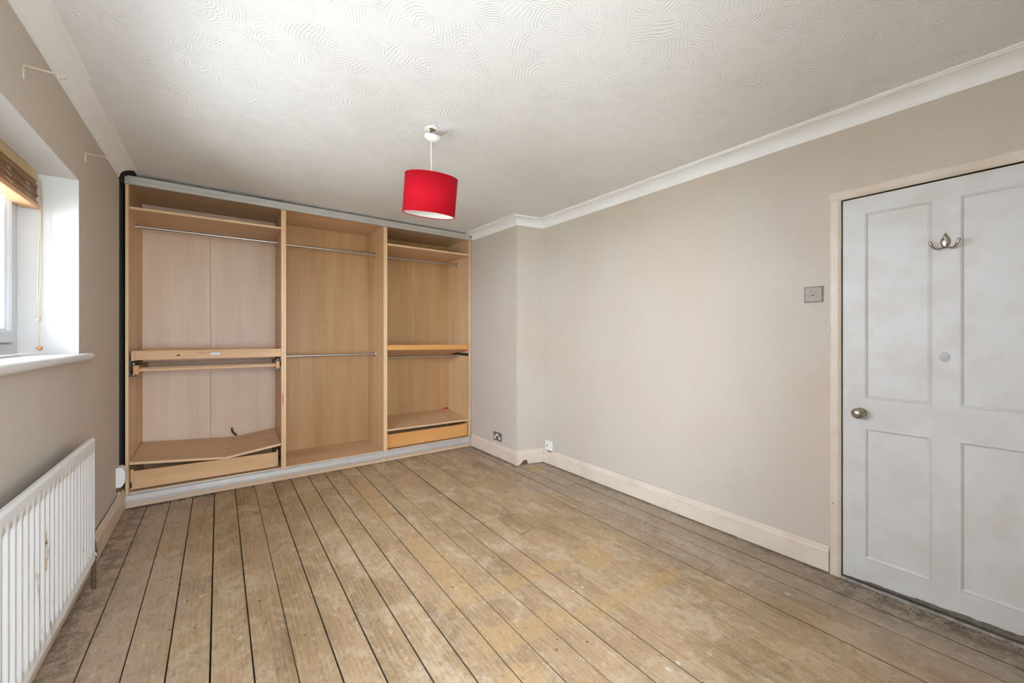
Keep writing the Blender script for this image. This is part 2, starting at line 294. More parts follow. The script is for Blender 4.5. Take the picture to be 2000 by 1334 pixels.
# ------------------------------------------------------------------ mesh helpers
class MB:
    def __init__(s): s.v = []; s.f = []; s.m = []; s.smooth = []
    def add(s, vs, fs, mi=0, sm=False):
        o = len(s.v); s.v += [tuple(p) for p in vs]
        for f in fs: s.f.append([o + i for i in f]); s.m.append(mi); s.smooth.append(sm)
        return s
    def hexa(s, p, mi=0):   # 8 corners: bottom ring 0-3 (ccw), top ring 4-7
        return s.add(p, [(3, 2, 1, 0), (4, 5, 6, 7), (0, 1, 5, 4), (1, 2, 6, 5), (2, 3, 7, 6), (3, 0, 4, 7)], mi)
    def box(s, x0, x1, y0, y1, z0, z1, mi=0):
        return s.hexa([(x0, y0, z0), (x1, y0, z0), (x1, y1, z0), (x0, y1, z0), (x0, y0, z1), (x1, y0, z1), (x1, y1, z1), (x0, y1, z1)], mi)
    def prism(s, poly, fn, a, b, mi=0, sm=False):   # poly (u,v); fn(u,v,t) -> xyz
        n = len(poly); vs = [fn(u, v, a) for u, v in poly] + [fn(u, v, b) for u, v in poly]
        s.add(vs, [tuple(range(n - 1, -1, -1)), tuple(range(n, 2 * n))], mi)
        o = len(s.v) - 2 * n
        for i in range(n):
            j = (i + 1) % n; s.f.append([o + i, o + j, o + n + j, o + n + i]); s.m.append(mi); s.smooth.append(sm)
        return s
    def tube(s, pts, r, seg=10, mi=0, cap=True):
        pts = [Vector(p) for p in pts]; n = len(pts); rr = r if isinstance(r, (list, tuple)) else [r] * n
        d0 = (pts[1] - pts[0]).normalized(); up = Vector((0, 0, 1)) if abs(d0.z) < 0.9 else Vector((1, 0, 0))
        a = d0.cross(up).normalized(); rings = []
        for i in range(n):
            d = (pts[min(i + 1, n - 1)] - pts[max(i - 1, 0)]).normalized()
            a = (a - d * a.dot(d)).normalized(); b = d.cross(a)
            rings.append([pts[i] + (a * math.cos(2 * PI * k / seg) + b * math.sin(2 * PI * k / seg)) * rr[i] for k in range(seg)])
        vs = [p for R in rings for p in R]; fs = []
        for i in range(n - 1):
            for k in range(seg):
                k2 = (k + 1) % seg; fs.append((i * seg + k, i * seg + k2, (i + 1) * seg + k2, (i + 1) * seg + k))
        s.add(vs, fs, mi, True)
        if cap: s.add(rings[0], [tuple(range(seg - 1, -1, -1))], mi); s.add(rings[-1], [tuple(range(seg))], mi)
        return s
    def lathe(s, prof, c, axis=(0, 0, 1), seg=32, mi=0, sc=(1, 1)):   # prof (r,h) along axis
        ax = Vector(axis).normalized(); up = Vector((0, 0, 1)) if abs(ax.z) < 0.9 else Vector((0, 1, 0))
        a = up.cross(ax).normalized(); b = ax.cross(a); c = Vector(c); vs = []
        for r, h in prof:
            for k in range(seg):
                t = 2 * PI * k / seg; vs.append(c + ax * h + a * r * sc[0] * math.cos(t) + b * r * sc[1] * math.sin(t))
        fs = []
        for i in range(len(prof) - 1):
            for k in range(seg):
                k2 = (k + 1) % seg; fs.append((i * seg + k, i * seg + k2, (i + 1) * seg + k2, (i + 1) * seg + k))
        return s.add(vs, fs, mi, True)

def obj(name, mb, mats, parent=None, bevel=0.0, world=True, kind=None, smooth_angle=None):
    """mb in world coordinates; converted to the parent's frame."""
    if not isinstance(mats, (list, tuple)): mats = [mats]
    me = bpy.data.meshes.new(name); vs = mb.v
    if parent is not None and world:
        inv = chain(parent).inverted(); vs = [tuple(inv @ Vector(p)) for p in vs]
    me.from_pydata(vs, [], mb.f)
    for i, p in enumerate(me.polygons): p.material_index = mb.m[i]; p.use_smooth = mb.smooth[i]
    for q in mats: me.materials.append(q)
    bm = bmesh.new(); bm.from_mesh(me)
    bmesh.ops.recalc_face_normals(bm, faces=bm.faces)
    bm.to_mesh(me); bm.free(); me.update()
    o = bpy.data.objects.new(name, me); COL.objects.link(o)
    if parent is not None: o.parent = parent
    if bevel:
        b = o.modifiers.new('bevel', 'BEVEL'); b.width = bevel; b.segments = 2; b.limit_method = 'ANGLE'; b.angle_limit = math.radians(40)
    if kind: o['kind'] = kind
    return o
def chain(o):
    m = Matrix.Identity(4)
    while o is not None:
        m = (Matrix.Translation(o.location) @ o.rotation_euler.to_matrix().to_4x4()) @ m; o = o.parent
    return m
def thing(name, label, cat, loc=(0, 0, 0), rotz=0.0, group=None):
    o = bpy.data.objects.new(name, None); COL.objects.link(o); o.empty_display_size = 0.05
    o.location = loc; o.rotation_euler = (0, 0, rotz); o['label'] = label; o['category'] = cat
    if group: o['group'] = group
    return o
def tag(o, label, cat, group=None):
    o['label'] = label; o['category'] = cat
    if group: o['group'] = group
    return o
def struct(name, mb, mats, label=None, bevel=0.0):
    o = obj(name, mb, mats, None, bevel); o['kind'] = 'structure'
    if label: o['label'] = label
    return o

# ------------------------------------------------------------------ room constants
XL, XR, YB, YF = -0.56, 2.62, -0.45, 4.62
PXI = 2.34; PY1, PY2 = 3.015, 3.085       # boxed pier in the back right corner
WY0, WY1, WZ0, WZ1 = 0.45, 2.89, 1.172, 2.04   # window opening
def cz(x, y): return 2.41 + 0.0085 * (XR - x) + max(0.0, y - 3.0) * 0.016
ZT = 2.56
# ---- floor: dark sub-floor and individual boards
fl = struct('floor', MB().box(XL - 0.3, XR + 0.3, YB - 0.2, YF + 0.1, -0.08, -0.022), M['black'], 'bare worn pine floorboards with paint stains')
xs = [-0.572, -0.423, -0.288, -0.157, -0.024, 0.108, 0.238, 0.367, 0.496, 0.631, 0.761, 0.891, 1.022, 1.152, 1.283, 1.418, 1.536, 1.668, 1.797, 1.934, 2.082, 2.200, 2.320, 2.455, 2.60, 2.70]
joints = {k: [] for k in range(25)}
joints.update({1: [0.6], 3: [2.62], 4: [3.28], 5: [3.30], 9: [0.6], 11: [2.75], 14: [0.7], 16: [2.0], 20: [1.1], 22: [2.4]})
def bend(x, y):
    k = min(1.0, max(0.0, (x + 0.1) / 1.0)); return k * 0.0105 * (y - 1.3) + (0.012 * max(0, y - 2.6) if x > 0.9 else 0)
rr = random.Random(3)
for i in range(len(xs) - 1):
    cuts = [YB + 0.005] + sorted(joints[i]) + [YF - 0.02]
    for a, b in zip(cuts[:-1], cuts[1:]):
        g = rr.choice([0.0014, 0.0022, 0.0030]) if i not in (3, 4, 7, 9) else 0.0046
        if i > 11: g = rr.choice([0.0008, 0.0013, 0.0022])
        a2, b2 = a + 0.0012, b - 0.0012; dz = rr.uniform(-0.0018, 0.0008); tilt = rr.uniform(-0.0012, 0.0012)
        mb = MB(); ys = [a2, (a2 + b2) / 2, b2]; c = 0.0012 if i < 12 else 0.0006
        rows = []
        for y in ys:
            x0 = xs[i] + bend(xs[i], y) + g * 0.5; x1 = xs[i + 1] + bend(xs[i + 1], y) - g * 0.5
            if i == 24: x1 = 2.70
            rows.append([(x0, y, -0.021), (x0, y, dz - tilt - c), (x0 + c, y, dz - tilt), (x1 - c, y, dz + tilt), (x1, y, dz + tilt - c), (x1, y, -0.021)])
        vs = [p for r_ in rows for p in r_]; fs = []
        for r_ in range(2):
            for k in range(6): fs.append((r_ * 6 + k, r_ * 6 + (k + 1) % 6, (r_ + 1) * 6 + (k + 1) % 6, (r_ + 1) * 6 + k))
        fs += [(0, 1, 2, 3, 4, 5), (17, 16, 15, 14, 13, 12)]
        mb.add(vs, fs); mb.m = [0 if (q < 12 and q % 6 == 2) else 1 for q in range(len(fs))]; obj('plank', mb, [M['floor'], M['seam']], fl)

# ---- ceiling
mb = MB(); gx = [XL - 0.3, XR + 0.3]; gy_ = [YB - 0.2, 3.0, YF + 0.15]
vs = [(x, y, cz(x, y)) for y in gy_ for x in gx] + [(x, y, ZT + 0.1) for y in gy_ for x in gx]
mb.add(vs, [(0, 1, 3, 2), (2, 3, 5, 4), (6, 8, 9, 7), (8, 10, 11, 9), (0, 6, 7, 1), (4, 5, 11, 10), (0, 2, 8, 6), (2, 4, 10, 8), (1, 7, 9, 3), (3, 9, 11, 5)])
ceil = struct('ceiling', mb, M['ceiling'], 'white ceiling with combed swirl plaster texture')
# ---- walls
mb = MB()
mb.box(XL - 0.27, XL, YB - 0.15, WY0, -0.02, ZT); mb.box(XL - 0.27, XL, WY1, YF + 0.1, -0.02, ZT)
mb.box(XL - 0.27, XL, WY0, WY1, -0.02, WZ0 - 0.035); mb.box(XL - 0.27, XL, WY0, WY1, WZ1, ZT)
wl = struct('wall_left', mb, M['wall_left'], 'beige window wall')
# thin white plaster lining of the window opening
mb = MB(); t = 0.003
mb.box(XL - 0.20, XL + 0.0006, WY1 - t, WY1, WZ0 - 0.03, WZ1)
mb.box(XL - 0.20, XL + 0.0006, WY0, WY0 + t, WZ0 - 0.03, WZ1)
mb.box(XL - 0.20, XL + 0.0006, WY0, WY1, WZ1 - t, WZ1)
struct('trim_1', mb, M['reveal'], 'white plastered window reveal')
DY0, DY1, DZ = -0.09, 0.647, 1.966
mb = MB()
mb.box(XR, XR + 0.12, DY1 + 0.012, YF + 0.1, -0.02, ZT); mb.box(XR, XR + 0.12, YB - 0.15, DY0 - 0.012, -0.02, ZT); mb.box(XR, XR + 0.12, DY0 - 0.012, DY1 + 0.012, DZ + 0.012, ZT)
struct('wall_right', mb, M['wall'], 'beige painted wall beside the door')
mb = MB(); mb.hexa([(PXI, PY2, -0.02), (XR, PY1, -0.02), (XR, YF, -0.02), (PXI, YF, -0.02), (PXI, PY2, ZT), (XR, PY1, ZT), (XR, YF, ZT), (PXI, YF, ZT)])
struct('wall_pier', mb, M['wall'], 'boxed pier jutting from the back right corner')
struct('wall_back', MB().box(XL - 0.2, XR + 0.1, YF, YF + 0.12, -0.02, ZT), M['wall'], 'back wall behind the wardrobes')
# rear wall with an opening for the added fill window, behind the camera
RX0, RX1, RZ0, RZ1 = -0.45, 0.80, 0.55, 1.95
mb = MB()
mb.box(XL - 0.2, RX0, YB - 0.12, YB, -0.02, ZT); mb.box(RX1, XR + 0.1, YB - 0.12, YB, -0.02, ZT)
mb.box(RX0, RX1, YB - 0.12, YB, -0.02, RZ0); mb.box(RX0, RX1, YB - 0.12, YB, RZ1, ZT)
struct('wall_rear', mb, M['wall'], 'rear wall behind the photographer')

# ---- swept trims
def offset_path(path, off, side):
    n = len(path); out = []; dirs = [(Vector(path[i + 1]) - Vector(path[i])).normalized() for i in range(n - 1)]
    nor = [Vector((-d.y, d.x)) * side for d in dirs]
    for i in range(n):
        if i == 0: v = nor[0]
        elif i == n - 1: v = nor[-1]
        else:
            v = nor[i - 1] + nor[i]; v = v / (1 + nor[i - 1].dot(nor[i]))
        out.append(Vector(path[i]) + v * off)
    return out
def sweep(path, prof, side, zf, mi=0, mb=None):
    mb = mb or MB(); cols = []
    for off, z in prof:
        pts = offset_path(path, off, side); cols.append([(q.x, q.y, zf(q.x, q.y) + z) for q in pts])
    n = len(path); m_ = len(prof); vs = [cols[j][i] for i in range(n) for j in range(m_)]; fs = []
    for i in range(n - 1):
        for j in range(m_):
            j2 = (j + 1) % m_; fs.append((i * m_ + j, i * m_ + j2, (i + 1) * m_ + j2, (i + 1) * m_ + j))
    fs += [tuple(range(m_)), tuple((n - 1) * m_ + k for k in range(m_ - 1, -1, -1))]
    return mb.add(vs, fs, mi)
cove = [(-0.001, 0.02), (-0.001, -0.077), (0.004, -0.077), (0.006, -0.070)] + [(0.006 + 0.075 * (1 - math.cos(t)), -0.066 + 0.052 * math.sin(t)) for t in [k * PI / 2 / 8 for k in range(1, 9)]] + [(0.083, -0.010), (0.092, -0.010), (0.092, 0.02)]
right_path = [(XR, YB), (XR, PY1), (PXI, PY2), (PXI, 3.93)]
struct('trim_2', sweep(right_path, cove, 1, cz), M['cornice'], 'white coved cornice along the right wall and pier')
struct('trim_3', sweep([(XL, YB), (XL, 3.88)], cove, -1, cz), M['cornice'], 'white coved cornice above the window wall')
struct('trim_4', sweep([(XL, 3.881), (XL, 4.6)], [(-0.001, 0.02), (-0.001, -0.09), (0.008, -0.075)] + cove[4:12:2] + [(0.085, 0.02)], -1, cz), M['dark_strip'], 'dark end of the cornice by the wardrobe')  # near-black navy cornice end and wall strip next to the wardrobe
struct('trim_5', MB().box(XL, XL + 0.002, 3.90, 4.6, 0.15, 2.37), M['dark_strip'], 'dark strip between wall and wardrobe')
# skirting
def skirt_prof(h=0.142, t=0.02):
    return [(0.0025, 0.009), (t, 0.009), (t, h - 0.038), (t - 0.0045, h - 0.035), (t - 0.0045, h - 0.033), (t + 0.002, h - 0.030), (t - 0.002, h - 0.016), (t - 0.007, h - 0.012), (t - 0.008, h - 0.004), (t - 0.012, h), (0.0025, h)]
zero = lambda x, y: 0.0
struct('baseboard_right', sweep([(XR, 0.697), (XR, PY1)], skirt_prof(), 1, zero), M['skirting'], 'cream pink skirting board along the right wall')
struct('baseboard_rear', sweep([(XL, YB), (XR, YB)], skirt_prof(), 1, zero), M['skirting'])
struct('baseboard_pier_side', sweep([(PXI - 0.0, PY2 - 0.019), (PXI, 3.925)], skirt_prof(), 1, zero), M['skirting'], 'cream pink skirting on the side of the pier')
# pier front skirting with a rotted notch: outline extruded, moulding on top
dv = Vector((PXI - XR, PY2 - PY1)); Lp = dv.length; dv /= Lp; nv = Vector((dv.y, -dv.x))
if nv.y > 0: nv = -nv
def pf(u, z, t):   # u metres from the left (pier edge) to the right
    q = Vector((PXI, PY2)) - dv * u + nv * t; return (q.x, q.y, z)
out = [(-0.018, 0.004), (0.016, 0.005), (0.024, 0.010), (0.040, 0.026), (0.050, 0.031), (0.055, 0.044), (0.066, 0.050), (0.094, 0.050), (0.106, 0.038), (0.110, 0.018), (0.112, 0.008), (Lp - 0.021, 0.006), (Lp - 0.021, 0.110), (-0.018, 0.110)]
mb = MB().prism(out, pf, 0.0, 0.02)
pp = skirt_prof(); mb.prism([(o_, z) for o_, z in pp if z > 0.1][0:] + [(0.0025, 0.1101)], lambda u, v, t: pf(t, v, u), -0.020, Lp - 0.018)
struct('baseboard_pier_front', mb, M['skirting'], 'cream pink skirting on the pier front with a rotted notch', )
obj_ = struct('trim_6', MB().prism([(0.016, 0.001), (0.112, 0.001), (0.112, 0.055), (0.016, 0.055)], pf, 0.001, 0.006), M['brown_hole'], 'bare brown wood in the rotted skirting notch')
struct('baseboard_left', sweep([(XL, YB), (XL, 3.99)], skirt_prof(0.150), -1, zero), M['old_skirting'], 'yellowed cream skirting under the window')

# ------------------------------------------------------------------ window 1 (left wall)
win = struct('window_1', MB(), M['upvc'], 'white plastic framed window')
WX = -0.765
def frame_ring(y0, y1, z0, z1, w, x0, x1, ch=0.008):
    mb = MB(); a = [(y0, z0), (y1, z0), (y1, z1), (y0, z1)]; b = [(y0 + w, z0 + w), (y1 - w, z0 + w), (y1 - w, z1 - w), (y0 + w, z1 - w)]
    b2 = [(y0 + w - ch, z0 + w - ch), (y1 - w + ch, z0 + w - ch), (y1 - w + ch, z1 - w + ch), (y0 + w - ch, z1 - w + ch)]
    vs = [(x0, *p) for p in a] + [(x0, *p) for p in b] + [(x1, *p) for p in a] + [(x1, *p) for p in b2] + [(x1 - ch, *p) for p in b]
    fs = []
    for i in range(4):
        j = (i + 1) % 4; fs += [(i, j, 4 + j, 4 + i), (8 + i, 12 + i, 12 + j, 8 + j), (12 + i, 16 + i, 16 + j, 12 + j), (4 + i, 4 + j, 16 + j, 16 + i), (i, 8 + i, 8 + j, j)]
    return mb.add(vs, fs)
obj('window_frame', frame_ring(WY0 + 0.004, WY1 - 0.004, WZ0 + 0.002, WZ1 - 0.004, 0.055, WX - 0.06, WX + 0.005), M['upvc'], win)
n = 3; pw = (WY1 - WY0 - 0.11) / n
for k in range(n):
    y0 = WY0 + 0.055 + k * pw + (0.022 if k else 0.002); y1 = WY0 + 0.055 + (k + 1) * pw - (0.022 if k < n - 1 else 0.002)
    if k: obj('mullion', MB().box(WX - 0.06, WX + 0.004, WY0 + 0.055 + k * pw - 0.02, WY0 + 0.055 + k * pw + 0.02, WZ0 + 0.057, WZ1 - 0.059), M['upvc'], win, 0.004)
    sash = obj('window_sash', frame_ring(y0, y1, WZ0 + 0.060, WZ1 - 0.062, 0.052, WX - 0.055, WX + 0.016), M['upvc'], win)
    obj('pane', MB().box(WX - 0.03, WX - 0.024, y0 + 0.05, y1 - 0.05, WZ0 + 0.108, WZ1 - 0.11), M['glass'], sash)
    obj('glazing_bead', frame_ring(y0 + 0.050, y1 - 0.050, WZ0 + 0.110, WZ1 - 0.112, 0.012, WX - 0.02, WX + 0.004, 0.006), M['upvc'], sash)
# sill board with rounded nose
pr = [(XL - 0.2, 1.137), (XL + 0.022, 1.137)] + [(XL + 0.022 + 0.0175 * math.sin(t), 1.1545 - 0.0175 * math.cos(t)) for t in [k * PI / 8 for k in range(1, 8)]] + [(XL + 0.022, 1.172), (XL - 0.2, 1.172)]
mb = MB().prism(pr, lambda u, v, t: (u, t, v), WY0 + 0.004, WY1 - 0.004, sm=False)
pr2 = [(XL + 0.0005, 1.137), (XL + 0.022, 1.137)] + pr[2:9] + [(XL + 0.022, 1.172), (XL + 0.0005, 1.172)]
mb.prism(pr2, lambda u, v, t: (u, t, v), WY1 - 0.004, WY1 + 0.108); mb.prism(pr2, lambda u, v, t: (u, t, v), WY0 - 0.10, WY0 + 0.004)
obj('window_sill', mb, M['reveal'], win, 0.004)
# added rear window, unseen, sized to fill the room with daylight
w2 = struct('fill_window', MB(), M['upvc'], 'added fill light window behind the photographer')
def ring_xz(x0, x1, z0, z1, w, y0, y1):
    mb = MB(); mb.box(x0, x0 + w, y0, y1, z0, z1).box(x1 - w, x1, y0, y1, z0, z1).box(x0 + w, x1 - w, y0, y1, z0, z0 + w).box(x0 + w, x1 - w, y0, y1, z1 - w, z1); return mb
obj('window_frame', ring_xz(RX0, RX1, RZ0, RZ1, 0.05, YB - 0.1, YB - 0.04), M['upvc'], w2)
obj('pane', MB().box(RX0 + 0.05, RX1 - 0.05, YB - 0.075, YB - 0.07, RZ0 + 0.05, RZ1 - 0.05), M['glass'], w2)
# outside ground
g_ = struct('ground_outside', MB().box(-40, 40, -40, 40, -2.9, -2.8), M['ground'])

# ------------------------------------------------------------------ door
door = struct('door_1', MB(), M['door'], 'white four panel door')
dx0, dx1 = XR + 0.004, XR + 0.044
Ys = [DY0, 0.002, 0.238, 0.322, 0.558, DY1 - 0.003]; Zs = [0.018, 0.138, 0.797, 0.945, 1.880, DZ - 0.005]
mb = MB()
for (a, b) in ((Ys[0], Ys[1]), (Ys[4], Ys[5])): mb.box(dx0, dx1, a, b, Zs[0], Zs[5])
for (a, b) in ((Zs[0], Zs[1]), (Zs[2], Zs[3]), (Zs[4], Zs[5])): mb.box(dx0, dx1, Ys[1], Ys[4], a, b)
for (a, b) in ((Zs[1], Zs[2]), (Zs[3], Zs[4])): mb.box(dx0, dx1, Ys[2], Ys[3], a, b)
obj('door_stile_frame', mb, M['door'], door)
for (ya, yb) in ((Ys[1], Ys[2]), (Ys[3], Ys[4])):
    for (za, zb) in ((Zs[1], Zs[2]), (Zs[3], Zs[4])):
        pn = obj('door_panel', MB().box(dx0 + 0.006, dx0 + 0.020, ya - 0.005, yb + 0.005, za - 0.005, zb + 0.005), M['door'], door)
        # moulding ring
        w = 0.014; a = [(ya, za), (yb, za), (yb, zb), (ya, zb)]; q = lambda d, x: [(x, ya + d, za + d), (x, yb - d, za + d), (x, yb - d, zb - d), (x, ya + d, zb - d)]
        rings = q(-0.001, dx0 - 0.0005) + q(0.004, dx0 - 0.0025) + q(0.009, dx0 + 0.0005) + q(w, dx0 + 0.0062); fs = []
        for i in range(3):
            for k in range(4): fs.append((i * 4 + k, i * 4 + (k + 1) % 4, (i + 1) * 4 + (k + 1) % 4, (i + 1) * 4 + k))
        obj('panel_moulding', MB().add(rings, fs), M['door'], pn)
# knob on a round rose
kn = obj('door_knob', MB().lathe([(0.0, -0.001), (0.024, -0.001), (0.0245, 0.002), (0.022, 0.005), (0.012, 0.006), (0.009, 0.010), (0.008, 0.022), (0.0095, 0.027), (0.016, 0.031), (0.0235, 0.037), (0.027, 0.044), (0.0275, 0.050), (0.025, 0.057), (0.018, 0.063), (0.009, 0.066), (0.0, 0.067)], (dx0, 0.572, 0.872), (-1, 0, 0), 32, sc=(1.0, 1.0)), M['knob'], door)
obj('screw', MB().lathe([(0.003, 0), (0.003, 0.0025), (0, 0.003)], (dx0 - 0.004, 0.554, 0.880), (-1, 0, 0), 10), M['black'], kn)
kn['label'] = 'pewter coloured round door knob'
fp = obj('filler_patch', MB().lathe([(0, 0.0012), (0.0185, 0.0012), (0.0195, 0)], (dx0, 0.281, 1.165), (-1, 0, 0), 28, sc=(0.9, 1.15)), M['patch'], door); fp['label'] = 'grey oval patch of filler'
for (y, z, s) in ((0.445, 1.166, 0.006), (0.135, 1.155, 0.007)):
    pts = [(random.uniform(0.5, 1.1) * s * math.cos(t) + random.uniform(-1, 1) * 0.001, random.uniform(0.5, 1.1) * s * math.sin(t)) for t in [k * PI / 4 for k in range(8)]]
    obj('paint_chip', MB().prism(pts, lambda u, v, t, y=y, z=z: (dx0 + 0.0059 - t, y + u, z + v), 0, 0.0008), M['cream'], door)
# draught strip / worn foot of the door and threshold
rj = random.Random(4); foot = [(DY1 - 0.003, 0.017)] + [(DY1 - 0.003 - k * 0.0183, 0.019 + 0.030 * (k / 40) ** 0.8 + rj.uniform(-0.003, 0.003)) for k in range(0, 41)] + [(DY0 + 0.001, 0.017)]
obj('worn_door_foot', MB().prism(foot, lambda u, v, t: (t, u, v), dx0 - 0.0008, dx0 + 0.002), M['worn_wood'], door)['label'] = 'bare brown edge where the door paint has worn off'
obj('threshold_strip', MB().prism([(XR - 0.012, 0.0), (XR - 0.006, 0.010), (XR + 0.03, 0.012), (XR + 0.05, 0.0)], lambda u, v, t: (u, t, v), DY0, DY1), M['threshold'], door)
struct('trim_7', MB().box(XR - 0.001, XR + 0.14, DY0 - 0.012, DY1 + 0.012, -0.02, -0.001), M['grime'])
# frame
mb = MB(); aw = 0.048
fr = struct('trim_8', MB(), M['architrave'], 'cream pink door architrave')
apr = lambda a, b: [(a, 0.0), (a, 0.012), (a + (b - a) * 0.12, 0.016), (a + (b - a) * 0.75, 0.017), (a + (b - a) * 0.90, 0.013), (b, 0.010), (b, -0.02)]
obj('architrave_upright', MB().prism([(y, XR - d) for y, d in apr(DY1 + aw, DY1 + 0.001)], lambda u, v, t: (v, u, t), 0.001, DZ + 0.001), M['architrave'], fr)
obj('architrave_upright', MB().prism([(y, XR - d) for y, d in apr(DY0 - aw, DY0 - 0.001)], lambda u, v, t: (v, u, t), 0.001, DZ + 0.001), M['architrave'], fr)
obj('architrave_head', MB().prism([(z, XR - d) for z, d in apr(DZ + aw, DZ + 0.001)], lambda u, v, t: (v, t, u), DY0 - aw, DY1 + aw), M['architrave'], fr)
obj('door_jamb_lining', MB().box(XR + 0.003, XR + 0.12, DY1 + 0.001, DY1 + 0.012, 0, DZ).box(XR + 0.003, XR + 0.12, DY0 - 0.012, DY0 - 0.001, 0, DZ).box(XR + 0.003, XR + 0.12, DY0, DY1, DZ + 0.001, DZ + 0.012).box(XR + 0.044, XR + 0.05, DY0, DY1, 0.0, DZ), M['brown_hole'], fr)
struct('trim_9', MB().box(XR + 0.13, XR + 0.15, DY0 - 0.2, DY1 + 0.2, -0.05, 2.2), M['black'])

# double robe hook on the door
hx = dx0; hy, hz = 0.279, 1.682
hk = thing('coat_hook', 'nickel double coat hook with leaf shaped plate on the white door', 'hook', (hx, hy, hz))
leaf = [(0, 0.042), (0.004, 0.036), (0.0075, 0.026), (0.014, 0.014), (0.0165, 0.004), (0.016, -0.006), (0.013, -0.016), (0.008, -0.026), (0, -0.030)]
leaf = leaf + [(-a, b) for a, b in leaf[1:-1][::-1]]
mb = MB(); n = len(leaf)
vs = [(hx, hy + a, hz + b) for a, b in leaf] + [(hx - 0.003, hy + a * 0.95, hz + b * 0.97) for a, b in leaf] + [(hx - 0.0055, hy + a * 0.5, hz + b * 0.6) for a, b in leaf] + [(hx - 0.006, hy, hz)]
fs = [tuple(range(n))]
for r_ in range(2):
    for i in range(n): fs.append((r_ * n + i, r_ * n + (i + 1) % n, (r_ + 1) * n + (i + 1) % n, (r_ + 1) * n + i))
fs += [(2 * n + i, 2 * n + (i + 1) % n, 3 * n) for i in range(n)]
obj('backplate', mb.add(vs, fs, 0, True), M['knob'], hk)
for s in (-1, 1):
    pts = [(hx - 0.004, hy, hz - 0.022), (hx - 0.012, hy + s * 0.008, hz - 0.027), (hx - 0.021, hy + s * 0.018, hz - 0.033), (hx - 0.029, hy + s * 0.030, hz - 0.030), (hx - 0.034, hy + s * 0.038, hz - 0.018), (hx - 0.036, hy + s * 0.043, hz - 0.005), (hx - 0.036, hy + s * 0.045, hz + 0.003)]
    obj('hook_arm', MB().tube(pts, [0.0036, 0.0036, 0.0038, 0.0044, 0.005, 0.0062, 0.0052], 10), M['knob'], hk)
for (a, b) in ((0.006, 0.012), (-0.004, -0.014)):
    obj('screw', MB().lathe([(0.0032, 0), (0.0032, 0.0015), (0, 0.002)], (hx - 0.005, hy + a, hz + b), (-1, 0, 0), 10), M['black'], hk)

# light switch
sw = thing('light_switch', 'square steel light switch with a single toggle on the beige wall', 'light switch', (XR, 0.768, 1.486))
def pillow_plate(c, ax, w, h, t, ch):
    # plate on plane x = c[0], facing -x
    x, y, z = c; mb = MB()
    o = [(y - w / 2, z - h / 2), (y + w / 2, z - h / 2), (y + w / 2, z + h / 2), (y - w / 2, z + h / 2)]
    i_ = [(y - w / 2 + ch, z - h / 2 + ch), (y + w / 2 - ch, z - h / 2 + ch), (y + w / 2 - ch, z + h / 2 - ch), (y - w / 2 + ch, z + h / 2 - ch)]
    vs = [(x, *q) for q in o] + [(x - t * 0.55, *q) for q in o] + [(x - t, *q) for q in i_]
    fs = [(8, 9, 10, 11)]
    for r_ in range(2):
        for k in range(4): fs.append((r_ * 4 + k, r_ * 4 + (k + 1) % 4, (r_ + 1) * 4 + (k + 1) % 4, (r_ + 1) * 4 + k))
    return mb.add(vs, fs)
obj('plate', pillow_plate((XR, 0.768, 1.486), 0, 0.086, 0.086, 0.009, 0.006), M['steel_plate'], sw)
tg = obj('toggle', MB().lathe([(0.0085, 0), (0.0085, 0.003), (0.006, 0.0035), (0.005, 0.0035)], (XR - 0.009, 0.769, 1.486), (-1, 0, 0), 20).tube([(XR - 0.010, 0.769, 1.486), (XR - 0.024, 0.769, 1.480)], [0.0028, 0.0042], 10), M['knob'], sw)
for s in (-1, 1): obj('screw', MB().lathe([(0.0034, 0), (0.0034, 0.001), (0.0012, 0.0012), (0, 0.0006)], (XR - 0.009, 0.768 + s * 0.030, 1.486), (-1, 0, 0), 10), M['knob'], sw)

# double socket on the pier side
so = thing('double_socket', 'dark metal double power socket with white inserts low on the pier', 'socket', (PXI, 3.415, 0.214))
obj('plate', pillow_plate((PXI, 3.415, 0.214), 0, 0.146, 0.086, 0.007, 0.003), M['dark_plate'], so)
for s in (-1, 1):
    yc = 3.415 + s * 0.040; xf = PXI - 0.007
    tee = [(-0.006, 0.012), (-0.006, -0.002), (-0.016, -0.010), (-0.016, -0.022), (0.016, -0.022), (0.016, -0.010), (0.006, -0.002), (0.006, 0.012)]
    obj('socket_face', MB().prism(tee, lambda u, v, t, yc=yc: (t, yc + u, 0.212 + v), xf + 0.001, xf - 0.002), M['white_plastic'], so)
    obj('rocker', MB().prism([(-0.007, -0.011), (0.007, -0.011), (0.007, 0.011), (-0.007, 0.011)], lambda u, v, t, yc=yc, s=s: (t, 3.415 + s * 0.011 + u, 0.232 + v), xf + 0.001, xf - 0.004), M['white_plastic'], so)

# small surface socket in the corner above the right skirting
ws = thing('telephone_socket', 'small white surface box on the right wall beside the pier corner', 'socket', (XR, 2.90, 0.18))
obj('housing', MB().box(XR - 0.026, XR, 2.868, 2.962, 0.140, 0.236), M['white_plastic'], ws, 0.005)
obj('port', MB().box(XR - 0.028, XR - 0.025, 2.925, 2.935, 0.178, 0.192), M['black'], ws)
obj('lower_lip', MB().prism([(2.868, 0.140), (2.875, 0.132), (2.905, 0.126), (2.93, 0.134), (2.945, 0.140)], lambda u, v, t: (t, u, v), XR - 0.024, XR), M['brown_hole'], ws)

